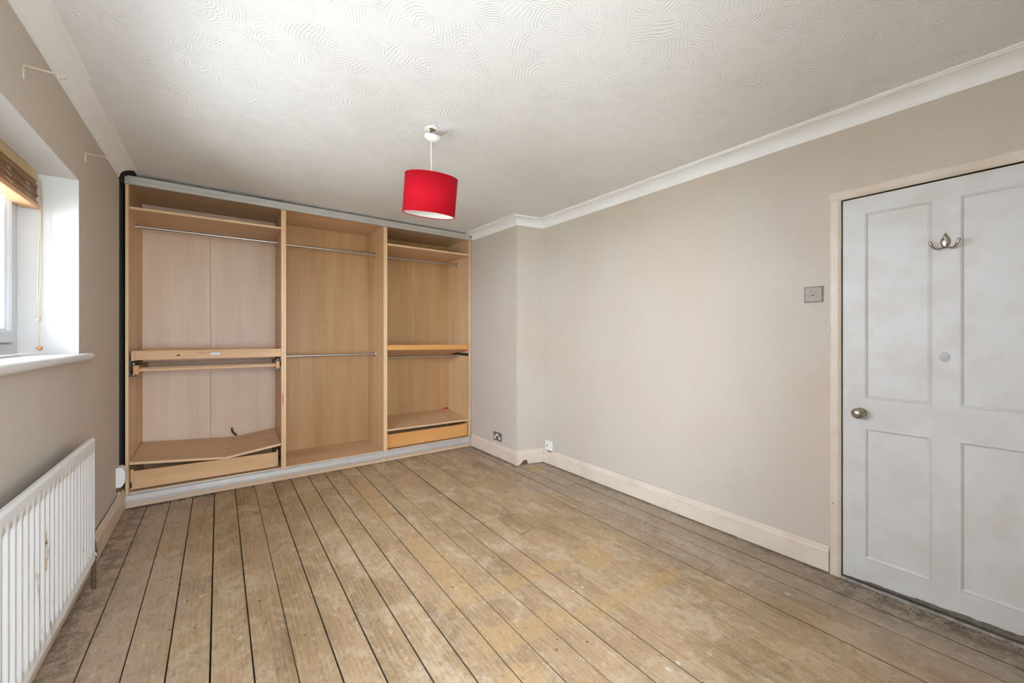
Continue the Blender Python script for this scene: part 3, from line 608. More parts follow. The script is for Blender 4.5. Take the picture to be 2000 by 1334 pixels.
# rounded white box on the window wall, its cable and clip
wb = thing('wall_box', 'white half round junction box on the window wall beside the wardrobe', 'junction box', (XL, 3.80, 0.287))
pr = [(0.0, -0.068), (0.022, -0.068)] + [(0.022 + 0.026 * math.cos(t), 0.068 * math.sin(t)) for t in [(-1 + k / 6) * PI / 2 for k in range(1, 12)]] + [(0.022, 0.068), (0.0, 0.068)]
obj('housing', MB().prism(pr, lambda u, v, t: (XL + u, t, 0.290 + v), 3.780, 3.86), M['white_plastic'], wb, 0.003)
obj('cable_entry', MB().box(XL, XL + 0.02, 3.80, 3.83, 0.19, 0.223), M['brown_hole'], wb)
cb_ = obj('cable', MB().tube([(XL + 0.012, 3.815, 0.192), (XL + 0.013, 3.81, 0.178), (XL + 0.013, 3.77, 0.162), (XL + 0.012, 3.70, 0.158), (XL + 0.011, 3.5, 0.157), (XL + 0.011, 3.2, 0.157), (XL + 0.011, 2.95, 0.157)], 0.0065, 8), M['cream'])
tag(cb_, 'cream cable running along the top of the skirting under the window', 'cable')

# ------------------------------------------------------------------ ceiling light
AX = Vector((math.sin(YAW), math.cos(YAW), 0)); RT = Vector((math.cos(YAW), -math.sin(YAW), 0)); UP = Vector((0, 0, 1))
rx, ry = 0.962, 2.065; rz = cz(rx, ry)
pl = thing('pendant_light', 'pendant light with a tilted red drum shade hanging from the ceiling', 'light', (rx, ry, rz))
n2 = (UP - AX * 0.22 + RT * 0.20).normalized()
ctr = Vector((rx, ry, 2.375)) + RT * 0.008
obj('ceiling_rose', MB().lathe([(0.0, 0.010), (0.045, 0.010), (0.046, 0.004), (0.045, -0.006), (0.036, -0.018), (0.020, -0.026), (0.0, -0.026)], ctr, n2, 32), M['white_plastic'], pl)
obj('junction', MB().tube([(rx, ry, rz + 0.004), (rx + 0.006, ry + 0.004, rz - 0.008), (rx - 0.003, ry, rz - 0.018), (rx, ry, 2.385)], [0.012, 0.010, 0.005, 0.004], 8).box(rx - 0.002, rx + 0.022, ry - 0.006, ry + 0.004, rz - 0.010, rz - 0.001), M['brown_hole'], pl)
axis = (UP - AX * 0.15 + RT * 0.11).normalized()
top = Vector((rx, ry, 2.150)) + RT * 0.003
obj('cord', MB().tube([(rx, ry, 2.36), (rx, ry, 2.28), tuple(top + Vector((0, 0, 0.01))), tuple(top - axis * 0.05)], 0.0028, 8), M['white_plastic'], pl)
R_, H_ = 0.146, 0.205
sh = obj('lamp_shade', MB().lathe([(R_ - 0.0006, 0), (R_, 0), (R_, -H_), (R_ - 0.0006, -H_)], top, axis, 64), M['red'], pl)
obj('lining', MB().lathe([(R_ - 0.0012, -0.001), (R_ - 0.0012, -H_ + 0.001)], top, axis, 64), M['shade_white'], sh)
for h in (0, -H_): obj('rim', MB().lathe([(R_ - 0.002, h - 0.002), (R_ + 0.0008, h - 0.002), (R_ + 0.0008, h + 0.002), (R_ - 0.002, h + 0.002), (R_ - 0.002, h - 0.002)], top, axis, 64), M['red'], sh)
a1 = axis.cross(AX).normalized(); b1 = axis.cross(a1); mb = MB()
for k in range(3):
    d = a1 * math.cos(k * 2 * PI / 3) + b1 * math.sin(k * 2 * PI / 3)
    mb.tube([tuple(top - axis * 0.03 + d * 0.02), tuple(top - axis * 0.012 + d * (R_ - 0.003))], 0.0015, 6)
obj('shade_carrier', mb.lathe([(0.018, -0.028), (0.022, -0.028), (0.022, -0.032), (0.018, -0.032), (0.018, -0.028)], top, axis, 20), M['shade_white'], sh)
obj('lamp_holder', MB().lathe([(0.0, 0.0), (0.008, -0.002), (0.017, -0.02), (0.018, -0.055), (0.013, -0.06), (0.013, -0.072), (0.0, -0.072)], top - axis * 0.0, axis, 24), M['white_plastic'], pl)
# plastered-over disc around the rose
dc = Vector((0.99, 2.072, cz(0.99, 2.072)))
o = obj('plaster_disc', MB().lathe([(0.0, 0.0012), (0.061, 0.0012), (0.062, -0.0004), (0.062, -0.02)], dc, (0, 0, -1), 40), M['plaster'], ceil); o['label'] = 'smooth round patch of plaster beside the light'
for (u, w_) in ((0.03, -0.055), (0.048, -0.045)): obj('screw', MB().lathe([(0.003, 0.0), (0.003, 0.005), (0, 0.006)], dc + Vector((u - 0.05, w_, 0)), (0, 0, -1), 8), M['black'], ceil)

# ------------------------------------------------------------------ radiator
XF = -0.485; RY0, RY1, R0, R1 = 0.86, 2.785, 0.150, 0.762
rad = thing('radiator', 'white single panel radiator with rust runs below the window', 'radiator', (XF, 1.8, R0))
pitch = 0.0497; mb = MB(); ys = []; cols = []
y = 2.628 + 0.0; prof = []
k0 = int((y - RY0) / pitch)
sec = []   # (y, depth)
yy = RY0 + 0.012
sec.append((RY0, 0.0)); 
c0 = 2.628 - k0 * pitch
i = 0
while True:
    yc = c0 + i * pitch
    if yc > RY1 - 0.03: break
    if yc - 0.02 > RY0 + 0.005:
        sec += [(yc + (q - 4) / 8 * pitch, -0.0115 * min(1.0, max(0.0, 0.5 - 0.72 * math.cos((q - 4) / 8 * 2 * PI)))) for q in range(8)]
    i += 1
yl = sec[-1][0]; sec += [(yl + 0.010, -0.0115), (yl + 0.020, 0.0), (RY1, 0.0)]
za, zb = R0 + 0.055, R1 - 0.062
lv = [(R0 + 0.030, 0), (za, 0), (za + 0.02, 1), (zb - 0.02, 1), (zb, 0), (R1 - 0.03, 0)]
rows = [[(XF + d * f, y_, z) for (y_, d) in sec] for z, f in lv]
n = len(sec); vs = [p for r_ in rows for p in r_]; fs = [(a * n + b, a * n + b + 1, (a + 1) * n + b + 1, (a + 1) * n + b) for a in range(len(lv) - 1) for b in range(n - 1)]
mb.add(vs, fs, 0, True)
obj('fluted_panel', mb, M['radiator'], rad)
obj('back_panel', MB().box(XF - 0.022, XF - 0.012, RY0, RY1, R0 + 0.006, R1 - 0.006), M['radiator'], rad)
def seam(z0, z1, zo):
    return MB().prism([(XF - 0.022, z0), (XF + 0.001, z0 if zo > 0 else z0 + 0.0), (XF + 0.001, z1), (XF - 0.006, z1 + zo), (XF - 0.018, z1 + zo), (XF - 0.022, z1)], lambda u, v, t: (u, t, v), RY0 - 0.001, RY1 + 0.001)
obj('top_seam', seam(R1 - 0.032, R1 - 0.010, 0.010), M['radiator'], rad, 0.002)
obj('bottom_seam', MB().prism([(XF - 0.022, R0 + 0.012), (XF - 0.016, R0), (XF - 0.006, R0), (XF + 0.001, R0 + 0.012), (XF + 0.001, R0 + 0.032), (XF - 0.022, R0 + 0.032)], lambda u, v, t: (u, t, v), RY0 - 0.001, RY1 + 0.001), M['radiator'], rad, 0.002)
obj('end_seam', MB().box(XF - 0.022, XF - 0.001, RY1 - 0.004, RY1 + 0.002, R0 + 0.01, R1 - 0.01), M['radiator'], rad, 0.001)
for yb_ in (1.2, 2.45): obj('bracket', MB().box(XL + 0.001, XF - 0.022, yb_, yb_ + 0.03, R0 + 0.08, R1 - 0.08), M['white_plastic'], rad)
vx = XF - 0.012
obj('valve', MB().tube([(vx, RY1, R0 + 0.03), (vx, RY1 + 0.03, R0 + 0.03)], 0.011, 12).lathe([(0.011, -0.03), (0.014, -0.02), (0.014, 0.015), (0.010, 0.022), (0.010, 0.055), (0.0, 0.058)], (vx, RY1 + 0.042, R0 + 0.03), (0, 0, 1), 16).lathe([(0.0, -0.02), (0.014, -0.018), (0.014, -0.002), (0, 0.0)], (vx + 0.006, RY1 + 0.042, R0 + 0.015), (1, 0, 0), 12), [M['copper']], rad)
obj('valve_collar', MB().lathe([(0.0155, -0.012), (0.0165, -0.006), (0.0165, 0.006), (0.0155, 0.012)], (vx, RY1 + 0.012, R0 + 0.028), (0, 1, 0), 16), M['white_plastic'], rad)
obj('pipe', MB().tube([(vx, RY1 + 0.042, R0 + 0.01), (vx, RY1 + 0.046, 0.0), (vx, RY1 + 0.046, -0.02)], 0.0085, 12), M['copper'], rad)

# ------------------------------------------------------------------ curtain brackets
def bracket(y, ztop, label, dy=0.0):
    t = thing('curtain_bracket', label, 'bracket', (XL, y, ztop - 0.03), 0, 'empty curtain pole brackets above the window')
    obj('plate', MB().box(XL, XL + 0.003, y - 0.006, y + 0.006, ztop - 0.05, ztop), M['bracket'], t, 0.001)
    obj('arm', MB().box(XL, XL + 0.082, y - 0.006, y + 0.006, ztop - 0.003, ztop), M['bracket'], t, 0.001)
    cx_, r_ = XL + 0.094, 0.013; pts = []
    for k in range(11):
        a = PI + (k / 10) * (PI * 1.05); pts.append((cx_ + r_ * math.cos(a), r_ * math.sin(a)))
    pts = [(XL + 0.080, 0.0)] + pts; inner = [(u + (0.0025 if i < 3 else 0), v + 0.0025) for i, (u, v) in enumerate(pts)]
    vs = []; 
    for (u, v) in pts: vs += [(u, y - 0.007, ztop + v), (u, y + 0.007, ztop + v)]
    fs = [(2 * k, 2 * k + 1, 2 * k + 3, 2 * k + 2) for k in range(len(pts) - 1)]
    o = obj('pole_cup', MB().add(vs, fs), M['bracket'], t); s = o.modifiers.new('thick', 'SOLIDIFY'); s.thickness = 0.0022
    for z in (0.018, 0.036): obj('screw', MB().lathe([(0.004, 0), (0.003, 0.002), (0, 0.0022)], (XL + 0.003, y, ztop - z), (1, 0, 0), 10), M['bracket'], t)
    obj('thumb_screw', MB().tube([(XL + 0.084, y, ztop - 0.012), (XL + 0.084, y, ztop - 0.003)], 0.003, 8), M['bracket'], t)
    return t
bracket(2.182, 2.228, 'pale metal curtain pole bracket above the window, nearer the camera')
bracket(3.010, 2.220, 'pale metal curtain pole bracket beyond the window, nearer the wardrobe')

# ------------------------------------------------------------------ rolled wooden blind
bl = thing('window_blind', 'brown slatted wooden blind pulled up at the top of the window', 'blind', (-0.71, 1.7, 2.03))
BY0, BY1 = 0.50, 2.862; bx0, bx1 = -0.742, -0.690
obj('head_rail', MB().box(bx0, bx1 + 0.002, BY0, BY1, 1.992, 2.034), M['blind_head'], bl, 0.002)
obj('head_shadow_board', MB().box(bx0, bx1 - 0.006, BY0, BY1 - 0.002, 1.976, 1.992), M['slat'], bl, 0.001)
rr = random.Random(5); z = 1.886
while z < 1.974:
    t_ = rr.uniform(0.0036, 0.0046); dx = rr.uniform(-0.004, 0.003); dy = rr.uniform(-0.004, 0.006); sl = rr.uniform(-0.0008, 0.0008)
    obj('slat', MB().hexa([(bx0 + dx, BY0, z), (bx1 + dx, BY0, z), (bx1 + dx, BY1 + dy, z + sl), (bx0 + dx, BY1 + dy, z + sl), (bx0 + dx, BY0, z + t_ - 0.0008), (bx1 + dx, BY0, z + t_ - 0.0008), (bx1 + dx, BY1 + dy, z + t_ + sl - 0.0008), (bx0 + dx, BY1 + dy, z + t_ + sl - 0.0008)]), M['slat'], bl)
    z += t_ + 0.0004
obj('bottom_rail', MB().box(bx0 - 0.002, bx1 + 0.006, BY0, BY1 + 0.012, 1.864, 1.884), M['blind_rail'], bl, 0.003)
for yc in (2.72, 2.52, 2.0, 1.4):
    for q in range(3):
        pts = [(bx1 + 0.002 + 0.008 * math.sin(t), yc + q * 0.006 + (0.012 + 0.006 * q) * math.cos(t), 1.955 - q * 0.024 - 0.020 * math.sin(t)) for t in [k * PI / 10 for k in range(11)]]
        obj('cord_loop', MB().tube(pts, 0.0010, 6), M['cord'], bl)
CX = bx1 + 0.012
def cordpts(l, off):
    return [(CX + off[0] * 0.5, BY1 - 0.03 + dy_ + off[1], zz) for dy_, zz in l]
A = [(0.0, 2.0), (0.014, 1.95), (0.022, 1.87), (0.026, 1.80), (0.012, 1.74), (-0.004, 1.69), (-0.012, 1.56), (-0.018, 1.45), (-0.006, 1.40), (0.006, 1.375), (-0.002, 1.352), (-0.006, 1.34)]
Bc = [(0.006, 2.0), (0.020, 1.95), (0.028, 1.87), (0.024, 1.80), (0.026, 1.74), (0.016, 1.69), (0.008, 1.56), (0.002, 1.45), (-0.004, 1.40), (0.010, 1.375), (0.004, 1.352), (-0.006, 1.34)]
obj('pull_cord', MB().tube(cordpts(A, (0, 0)), 0.0017, 6), M['cord'], bl)
obj('pull_cord', MB().tube(cordpts(Bc, (0.006, 0.004)), 0.0017, 6), M['cord'], bl)
obj('cord_knot', MB().lathe([(0, 0.009), (0.006, 0.006), (0.008, 0), (0.006, -0.006), (0, -0.009)], (CX, BY1 - 0.036, 1.335), (0.3, 0.2, 1), 12), M['cord'], bl)
obj('pull_cord', MB().tube([(CX, BY1 - 0.036, 1.33), (CX, BY1 - 0.034, 1.28), (CX, BY1 - 0.026, 1.215)], 0.0017, 6), M['cord'], bl)
obj('cord_bead', MB().lathe([(0, 0.010), (0.007, 0.009), (0.0115, 0.003), (0.0115, -0.002), (0.008, -0.008), (0.003, -0.011), (0, -0.011)], (CX, BY1 - 0.024, 1.203), (0, 0, 1), 20), M['blind_rail'], bl)['label'] = 'orange wooden cord bead'

# ------------------------------------------------------------------ wardrobes
WL = (-0.545, 4.015); WR = -0.021
def Wm(x, y, z):     # wardrobe frame -> world
    c, s = math.cos(WR), math.sin(WR); return (WL[0] + x * c - y * s, WL[1] + x * s + y * c, z)
def wbox(mb, x0, x1, y0, y1, z0, z1, mi=0):
    P = [(x0, y0, z0), (x1, y0, z0), (x1, y1, z0), (x0, y1, z0), (x0, y0, z1), (x1, y0, z1), (x1, y1, z1), (x0, y1, z1)]
    return mb.hexa([Wm(*p) for p in P], mi)
def whex(mb, P, mi=0): return mb.hexa([Wm(*p) for p in P], mi)
TH = 0.018; DEP = 0.555; HT = 2.392
def board(name, x0, x1, y0, y1, z0, z1, mat, edge, par, label=None):
    """laminate board whose front face carries a paler edge strip"""
    mb = wbox(MB(), x0, x1, y0 + 0.0008, y1, z0, z1, 0); wbox(mb, x0, x1, y0, y0 + 0.0008, z0, z1, 1)
    o = obj(name, mb, [M[mat], M[edge]], par, 0.0)
    if label: o['label'] = label
    return o
def rod(x0, x1, z, par, y=0.27):
    r = obj('hanging_rail', MB().tube([Wm(x0 + 0.004, y, z), Wm(x1 - 0.004, y, z)], 0.0125, 16), M['chrome'], par)
    for xx, d in ((x0, 1), (x1, -1)):
        ax = Vector(Wm(d, 0, 0)) - Vector(Wm(0, 0, 0))
        obj('rail_flange', MB().lathe([(0.0, 0.0), (0.030, 0.0), (0.029, 0.003), (0.018, 0.008), (0.016, 0.018), (0.0, 0.018)], Wm(xx, y, z), ax, 20, sc=(0.55, 1.0)), M['chrome'], r)
    return r
def carcass(name_label, x0, x1, seams, zb=0.085):
    u = thing('wardrobe', name_label, 'wardrobe', Wm(x0, 0, 0), WR, None)
    board('side_panel', x0 + 0.0006, x0 + TH, 0, DEP + 0.02, 0.0, HT, 'lam_v', 'edge', u)
    board('side_panel', x1 - TH, x1 - 0.0006, 0, DEP + 0.02, 0.0, HT, 'lam_v', 'edge', u)
    board('top_panel', x0 + TH, x1 - TH, 0.004, DEP + 0.02, HT - TH, HT, 'lam_h', 'edge_h', u)
    board('bottom_panel', x0 + TH, x1 - TH, 0.03, DEP + 0.02, zb, zb + TH, 'lam_h', 'edge_h', u)
    cuts = [x0 + TH] + seams + [x1 - TH]
    for a, b in zip(cuts[:-1], cuts[1:]):
        o = obj('back_panel', wbox(MB(), a + 0.001, b - 0.001, DEP, DEP + 0.006, 0.06, HT - TH), M['lam_back_pink' if x0 < 0.5 else 'lam_back'], u)
    obj('plinth_board', wbox(MB(), x0 + TH + 0.001, x1 - TH - 0.001, 0.012, 0.030, 0.002, zb - 0.002), M['plinth'], u)
    obj('levelling_block', wbox(MB(), x1 - TH - 0.012, x1 + 0.0, -0.006, -0.0006, 0.0, 0.040), M['edge'], u)
    return u
B0, B1, B2, B3 = 0.0, 1.009, 1.901, 2.878
w1 = carcass('left beech wardrobe bay beside the window wall with a collapsed bottom shelf', B0, B1, [0.480])
w2_ = carcass('middle beech wardrobe bay with two hanging rails and no shelves', B1, B2, [])
w3 = carcass('right beech wardrobe bay beside the pier with an orange pull out tray', B2, B3, [2.372])
board('shelf', B0 + TH, B1 - TH, 0.018, DEP, 2.197, 2.215, 'lam_h', 'edge_h', w1)
board('shelf', B2 + TH, B3 - TH, 0.018, DEP, 2.181, 2.199, 'lam_h', 'edge_h', w3)
rod(B0 + TH, B1 - TH, 2.123, w1); rod(B1 + TH, B2 - TH, 2.116, w2_); rod(B1 + TH, B2 - TH, 1.069, w2_); rod(B2 + TH, B3 - TH, 2.108, w3); rod(B2 + TH, B3 - TH, 1.027, w3)
obj('back_hook', MB().tube([Wm(1.46, DEP, 1.424), Wm(1.46, DEP - 0.012, 1.420), Wm(1.462, DEP - 0.014, 1.408), Wm(1.466, DEP - 0.008, 1.404)], 0.0018, 6), M['black'], w2_)
# red smear on the divider edge
obj('paint_smear', MB().add([Wm(B1 - 0.012, -0.0012, 0.67), Wm(B1 - 0.006, -0.0012, 0.655), Wm(B1 - 0.003, -0.0012, 0.70), Wm(B1 - 0.005, -0.0012, 0.75), Wm(B1 - 0.010, -0.0012, 0.762), Wm(B1 - 0.012, -0.0012, 0.72)], [(0, 1, 2, 3, 4, 5)]), simple('red_smear', (0.62, 0.16, 0.10, 1), 0.7), w1)

# -- left bay: upper pull-out drawer
xa, xb = B0 + TH, B1 - TH
def runners(par, z, tilt=0.0):
    for x, s in ((xa, 1), (xb, -1)):
        mb = MB(); a, b = sorted((x, x + s * 0.012)); wbox(mb, a, b, 0.004, 0.48, z - 0.022, z + 0.016); a, b = sorted((x, x + s * 0.05)); wbox(mb, a, b, 0.004, 0.02, z - 0.026, z - 0.020)
        obj('runner', mb, M['runner'], par)
        c = Wm(x + s * 0.026, 0.008, z - 0.012)
        obj('runner_wheel', MB().lathe([(0.0, -0.004), (0.009, -0.004), (0.009, 0.004), (0.0, 0.004)], c, (0.2, -1, 0), 14), M['chrome'], par)
d1 = obj('drawer', wbox(MB(), xa + 0.034, xb - 0.012, 0.002, 0.018, 1.080, 1.149), M['pine'], w1, 0.001); d1['label'] = 'shallow knotty pine pull out drawer'
def sub(par, name, x0, x1, y0, y1, z0, z1, mat): return obj(name, wbox(MB(), x0, x1, y0, y1, z0, z1), M[mat], par)
sub(d1, 'drawer_side', xa + 0.014, xa + 0.033, 0.001, 0.47, 1.076, 1.150, 'pine'); sub(d1, 'drawer_side', xb - 0.012, xb - 0.001 - 0.001, 0.004, 0.47, 1.078, 1.150, 'pine')
sub(d1, 'drawer_back', xa + 0.034, xb - 0.013, 0.452, 0.470, 1.085, 1.160, 'pine'); sub(d1, 'drawer_base', xa + 0.034, xb - 0.013, 0.019, 0.452, 1.086, 1.092, 'lam_h')
runners(w1, 1.066)
obj('sticker', wbox(MB(), 0.495, 0.560, 0.0012, 0.0019, 1.108, 1.126), M['paper'], d1)
obj('knot', MB().lathe([(0.0, 0.0006), (0.006, 0.0005), (0.009, 0)], Wm(0.300, 0.002, 1.110), (0, -1, 0), 14, sc=(1.3, 0.9)), M['brown_hole'], d1)
# -- lower slatted tray
d2 = obj('pull_out_tray', wbox(MB(), xa + 0.052, xb - 0.040, 0.040, 0.056, 0.993, 1.012), M['pine'], w1, 0.001); d2['label'] = 'low open pull out tray frame'
sub(d2, 'tray_side', xa + 0.022, xa + 0.052, 0.018, 0.46, 0.974, 1.040, 'orange'); sub(d2, 'tray_side', xb - 0.038, xb - 0.012, 0.018, 0.46, 0.972, 1.040, 'orange')
sub(d2, 'tray_rail', xa + 0.053, xb - 0.040, 0.085, 0.100, 1.006, 1.020, 'pine'); sub(d2, 'tray_rail', xa + 0.053, xb - 0.040, 0.44, 0.458, 1.000, 1.040, 'lam_h'); sub(d2, 'tray_base', xa + 0.053, xb - 0.040, 0.057, 0.440, 0.996, 1.001, 'lam_h')
runners(w1, 0.985)
# -- snapped bottom shelf: two boards meeting at the break
kx_f, kx_b = 0.602, 0.660
mb = MB()
def slab(P4, t=TH, mi=0):   # top corners fl, fr, br, bl
    whex(mb, [(x, y, z - t) for x, y, z in P4] + [(x, y, z) for x, y, z in P4], mi)
yf, yb_ = 0.018, 0.530
slab([(xa + 0.002, yf, 0.328), (kx_f, yf, 0.268), (kx_b, yb_, 0.318), (xa + 0.004, yb_, 0.366)])
s1 = obj('collapsed_shelf', mb, M['lam_h'], w1); s1['label'] = 'bottom shelf board snapped and sagging in the middle'
mb = MB(); slab([(kx_f + 0.001, yf, 0.268), (xb - 0.002, yf, 0.318), (xb - 0.004, yb_, 0.360), (kx_b + 0.001, yb_, 0.318)])
s2 = obj('collapsed_shelf', mb, M['lam_h'], w1)
mb = MB(); t = TH
whex(mb, [(xa + 0.002, yf - 0.001, 0.328 - t), (kx_f, yf - 0.001, 0.268 - t), (kx_f, yf, 0.268 - t), (xa + 0.002, yf, 0.328 - t), (xa + 0.002, yf - 0.001, 0.328), (kx_f, yf - 0.001, 0.268), (kx_f, yf, 0.268), (xa + 0.002, yf, 0.328)])
obj('shelf_edge_strip', mb, M['edge_h'], s1)
mb = MB(); whex(mb, [(kx_f + 0.001, yf - 0.001, 0.268 - t), (xb - 0.002, yf - 0.001, 0.318 - t), (xb - 0.002, yf, 0.318 - t), (kx_f + 0.001, yf, 0.268 - t), (kx_f + 0.001, yf - 0.001, 0.268), (xb - 0.002, yf - 0.001, 0.318), (xb - 0.002, yf, 0.318), (kx_f + 0.001, yf, 0.268)])
obj('shelf_edge_strip', mb, M['edge_h'], s2)
for (x, y, z) in ((0.602, 0.20, 0.290), (0.585, 0.018, 0.270)): obj('gouge', MB().lathe([(0, 0.003), (0.006, 0.002), (0.008, 0)], Wm(x, y, z), (0, 0, 1), 10, sc=(1.4, 0.7)), M['brown_hole'], s1)
# -- bottom drawer (left bay), slightly dropped on its right side
def drawer(par, x0, x1, y, zl0, zl1, zr0, zr1, mat, label, side_up=0.012, gap=0.02):
    mb = MB(); whex(mb, [(x0, y, zl0), (x1, y, zr0), (x1, y + 0.016, zr0), (x0, y + 0.016, zl0), (x0, y, zl1), (x1, y, zr1), (x1, y + 0.016, zr1), (x0, y + 0.016, zl1)])
    o = obj('drawer', mb, M[mat], par, 0.001); o['label'] = label
    sub(o, 'drawer_side', x0 - 0.018, x0 - 0.0005, y + 0.001, y + 0.46, zl0 - 0.002, zl1 + side_up, mat)
    sub(o, 'drawer_side', x1 + 0.0005, x1 + 0.014, y + 0.001, y + 0.46, zr0 + 0.004, zr1 + side_up + 0.004, mat)
    sub(o, 'drawer_back', x0, x1, y + 0.44, y + 0.456, zl0 + 0.01, zr1, 'lam_h'); sub(o, 'drawer_base', x0, x1, y + 0.017, y + 0.44, zl0 + 0.008, zl0 + 0.014, 'lam_h')
    return o
drawer(w1, 0.040, xb - 0.034, 0.045, 0.117, 0.252, 0.113, 0.240, 'pine', 'deep knotty pine drawer below the collapsed shelf')
for x in (xa, xb - 0.012): obj('runner', wbox(MB(), x, x + 0.012, 0.04, 0.5, 0.13, 0.17), M['runner'], w1)
# -- right bay: sloping orange tray, low shelf and drawer
xc, xd = B2 + TH, B3 - TH
mb = MB(); z0, z1 = 1.117, 1.168
whex(mb, [(xc + 0.004, 0.0, z0), (xd - 0.012, 0.0, z0 - 0.010), (xd - 0.012, 0.016, z0 - 0.011), (xc + 0.004, 0.016, z0), (xc + 0.004, -0.002, z1), (xd - 0.012, -0.002, z1 - 0.008), (xd - 0.012, 0.014, z1 - 0.008), (xc + 0.004, 0.014, z1)])
tr = obj('pull_out_tray', mb, M['orange'], w3, 0.002); tr['label'] = 'orange wood pull out tray sloping down to the back'
mb = MB(); whex(mb, [(xc + 0.004, 0.017, z0 - 0.002), (xd - 0.03, 0.017, z0 - 0.012), (xd - 0.03, 0.49, 1.028), (xc + 0.004, 0.49, 1.036), (xc + 0.004, 0.017, z0 + 0.012), (xd - 0.03, 0.017, z0), (xd - 0.03, 0.49, 1.040), (xc + 0.004, 0.49, 1.048)])
obj('tray_base', mb, M['lam_h'], tr)
mb = MB(); whex(mb, [(xd - 0.0295, 0.017, z0 - 0.018), (xd - 0.010, 0.017, z0 - 0.018), (xd - 0.010, 0.48, 1.03), (xd - 0.0295, 0.48, 1.03), (xd - 0.0295, 0.017, z1 - 0.004), (xd - 0.010, 0.017, z1 - 0.004), (xd - 0.010, 0.48, 1.075), (xd - 0.0295, 0.48, 1.075)])
obj('tray_side', mb, M['orange'], tr)
obj('tray_end_cap', MB().prism([(0.0, z0 - 0.012), (0.0, z1 - 0.004), (0.004, z1 + 0.002), (0.010, z1 + 0.004), (0.016, z1), (0.018, z1 - 0.008), (0.018, z0 - 0.004), (0.010, z0 - 0.016)], lambda u, v, t: Wm(xd - 0.0119 + u * 0.55, t, v), -0.006, 0.016), M['orange'], tr)
obj('runner', wbox(MB(), xc, xc + 0.010, 0.0, 0.48, 1.085, 1.105), M['runner'], w3); obj('runner', wbox(MB(), xd - 0.009, xd, 0.02, 0.5, 1.03, 1.06), M['runner'], w3)
mb = MB(); P4 = [(xc + 0.001, 0.018, 0.309), (xd - 0.001, 0.018, 0.303), (xd - 0.001, DEP - 0.002, 0.348), (xc + 0.001, DEP - 0.002, 0.346)]
whex(mb, [(x, y, z - 0.016) for x, y, z in P4] + [(x, y, z) for x, y, z in P4]); s3 = obj('shelf', mb, M['lam_h'], w3)
mb = MB(); whex(mb, [(x, y, z - 0.016) for x, y, z in [(P4[0][0], 0.017, 0.309), (P4[1][0], 0.017, 0.303), (P4[1][0], 0.018, 0.303), (P4[0][0], 0.018, 0.309)]] + [(P4[0][0], 0.017, 0.309), (P4[1][0], 0.017, 0.303), (P4[1][0], 0.018, 0.303), (P4[0][0], 0.018, 0.309)])
obj('shelf_edge_strip', mb, M['edge_h'], s3)
drawer(w3, xc + 0.024, xd - 0.022, 0.034, 0.115, 0.252, 0.114, 0.252, 'orange', 'deep orange beech drawer')
for x in (xc, xd - 0.012): obj('runner', wbox(MB(), x, x + 0.010, 0.04, 0.5, 0.13, 0.17), M['runner'], w3)
obj('gouge', MB().lathe([(0, 0.002), (0.010, 0.0015), (0.012, 0)], Wm(2.34, 0.26, 0.329), (0, 0, 1), 10, sc=(1.5, 0.6)), M['brown_hole'], s3)

# -- loose things in the wardrobe
o = obj('black_cable', MB().tube([Wm(0.674, 0.515, 0.330), Wm(0.668, 0.516, 0.339), Wm(0.655, 0.518, 0.352), Wm(0.642, 0.516, 0.374), Wm(0.638, 0.515, 0.396), Wm(0.641, 0.512, 0.407)], [0.009, 0.009, 0.009, 0.009, 0.008, 0.006], 8), M['black'])
tag(o, 'short bent piece of black cable standing up behind the collapsed shelf', 'cable')
o = obj('card_scrap', MB().add([Wm(2.762, 0.545, 0.349), Wm(2.852, 0.520, 0.350), Wm(2.856, 0.549, 0.352), Wm(2.850, 0.548, 0.366), Wm(2.852, 0.519, 0.351)], [(0, 1, 2), (0, 2, 3), (1, 3, 2), (0, 3, 1)]), M['red_card'])
tag(o, 'scrap of red card in the back corner of the low right shelf', 'card')

# -- sliding door tracks
def track(name, prof, xs_, zl, zr, label, mat, grooves):
    t = thing(name, label, 'track', Wm(0, 0, 0), WR)
    for a, b in zip(xs_[:-1], xs_[1:]):
        obj('track_length', MB().prism(prof, lambda u, v, q: Wm(q, u, v + zl + (zr - zl) * q / 2.88), a + 0.0008, b - 0.0008), mat, t)
    return t
top_prof = [(-0.030, 0.0), (-0.030, 0.026), (-0.027, 0.0275), (-0.027, 0.0300), (-0.030, 0.0315), (-0.030, 0.056), (-0.026, 0.060), (0.055, 0.060), (0.055, 0.056), (0.020, 0.056), (0.020, 0.022), (0.017, 0.022), (0.017, 0.056), (-0.0015, 0.056), (-0.0015, 0.0), (-0.004, 0.0), (-0.004, 0.056), (-0.026, 0.056), (-0.027, 0.0)]
# simplify to a clean outline that cannot intersect itself or the carcass
top_prof = [(-0.030, 0.0), (-0.030, 0.024), (-0.0275, 0.0255), (-0.0275, 0.0285), (-0.030, 0.030), (-0.030, 0.057), (-0.027, 0.060), (-0.0012, 0.060), (-0.0012, 0.0)]
tt = track('top_track', top_prof, [0.0, 1.38, 2.872], 2.368, 2.350, 'silver aluminium sliding door track along the top of the wardrobes', M['alu'], 0)
obj('track_lid', MB().prism([(-0.028, 0.0602), (0.11, 0.0602), (0.11, 0.0615), (-0.028, 0.0615)], lambda u, v, q: Wm(q, u, v + 2.368 - 0.018 * q / 2.88), 0.0, 2.872), M['alu'], tt)
obj('end_roller', MB().lathe([(0.0, -0.010), (0.013, -0.010), (0.015, -0.006), (0.015, 0.006), (0.011, 0.010), (0.004, 0.010), (0.004, 0.006), (0.0, 0.006)], Wm(2.862, -0.036, 2.392), (0.3, -1, 0), 20), M['knob'], tt)
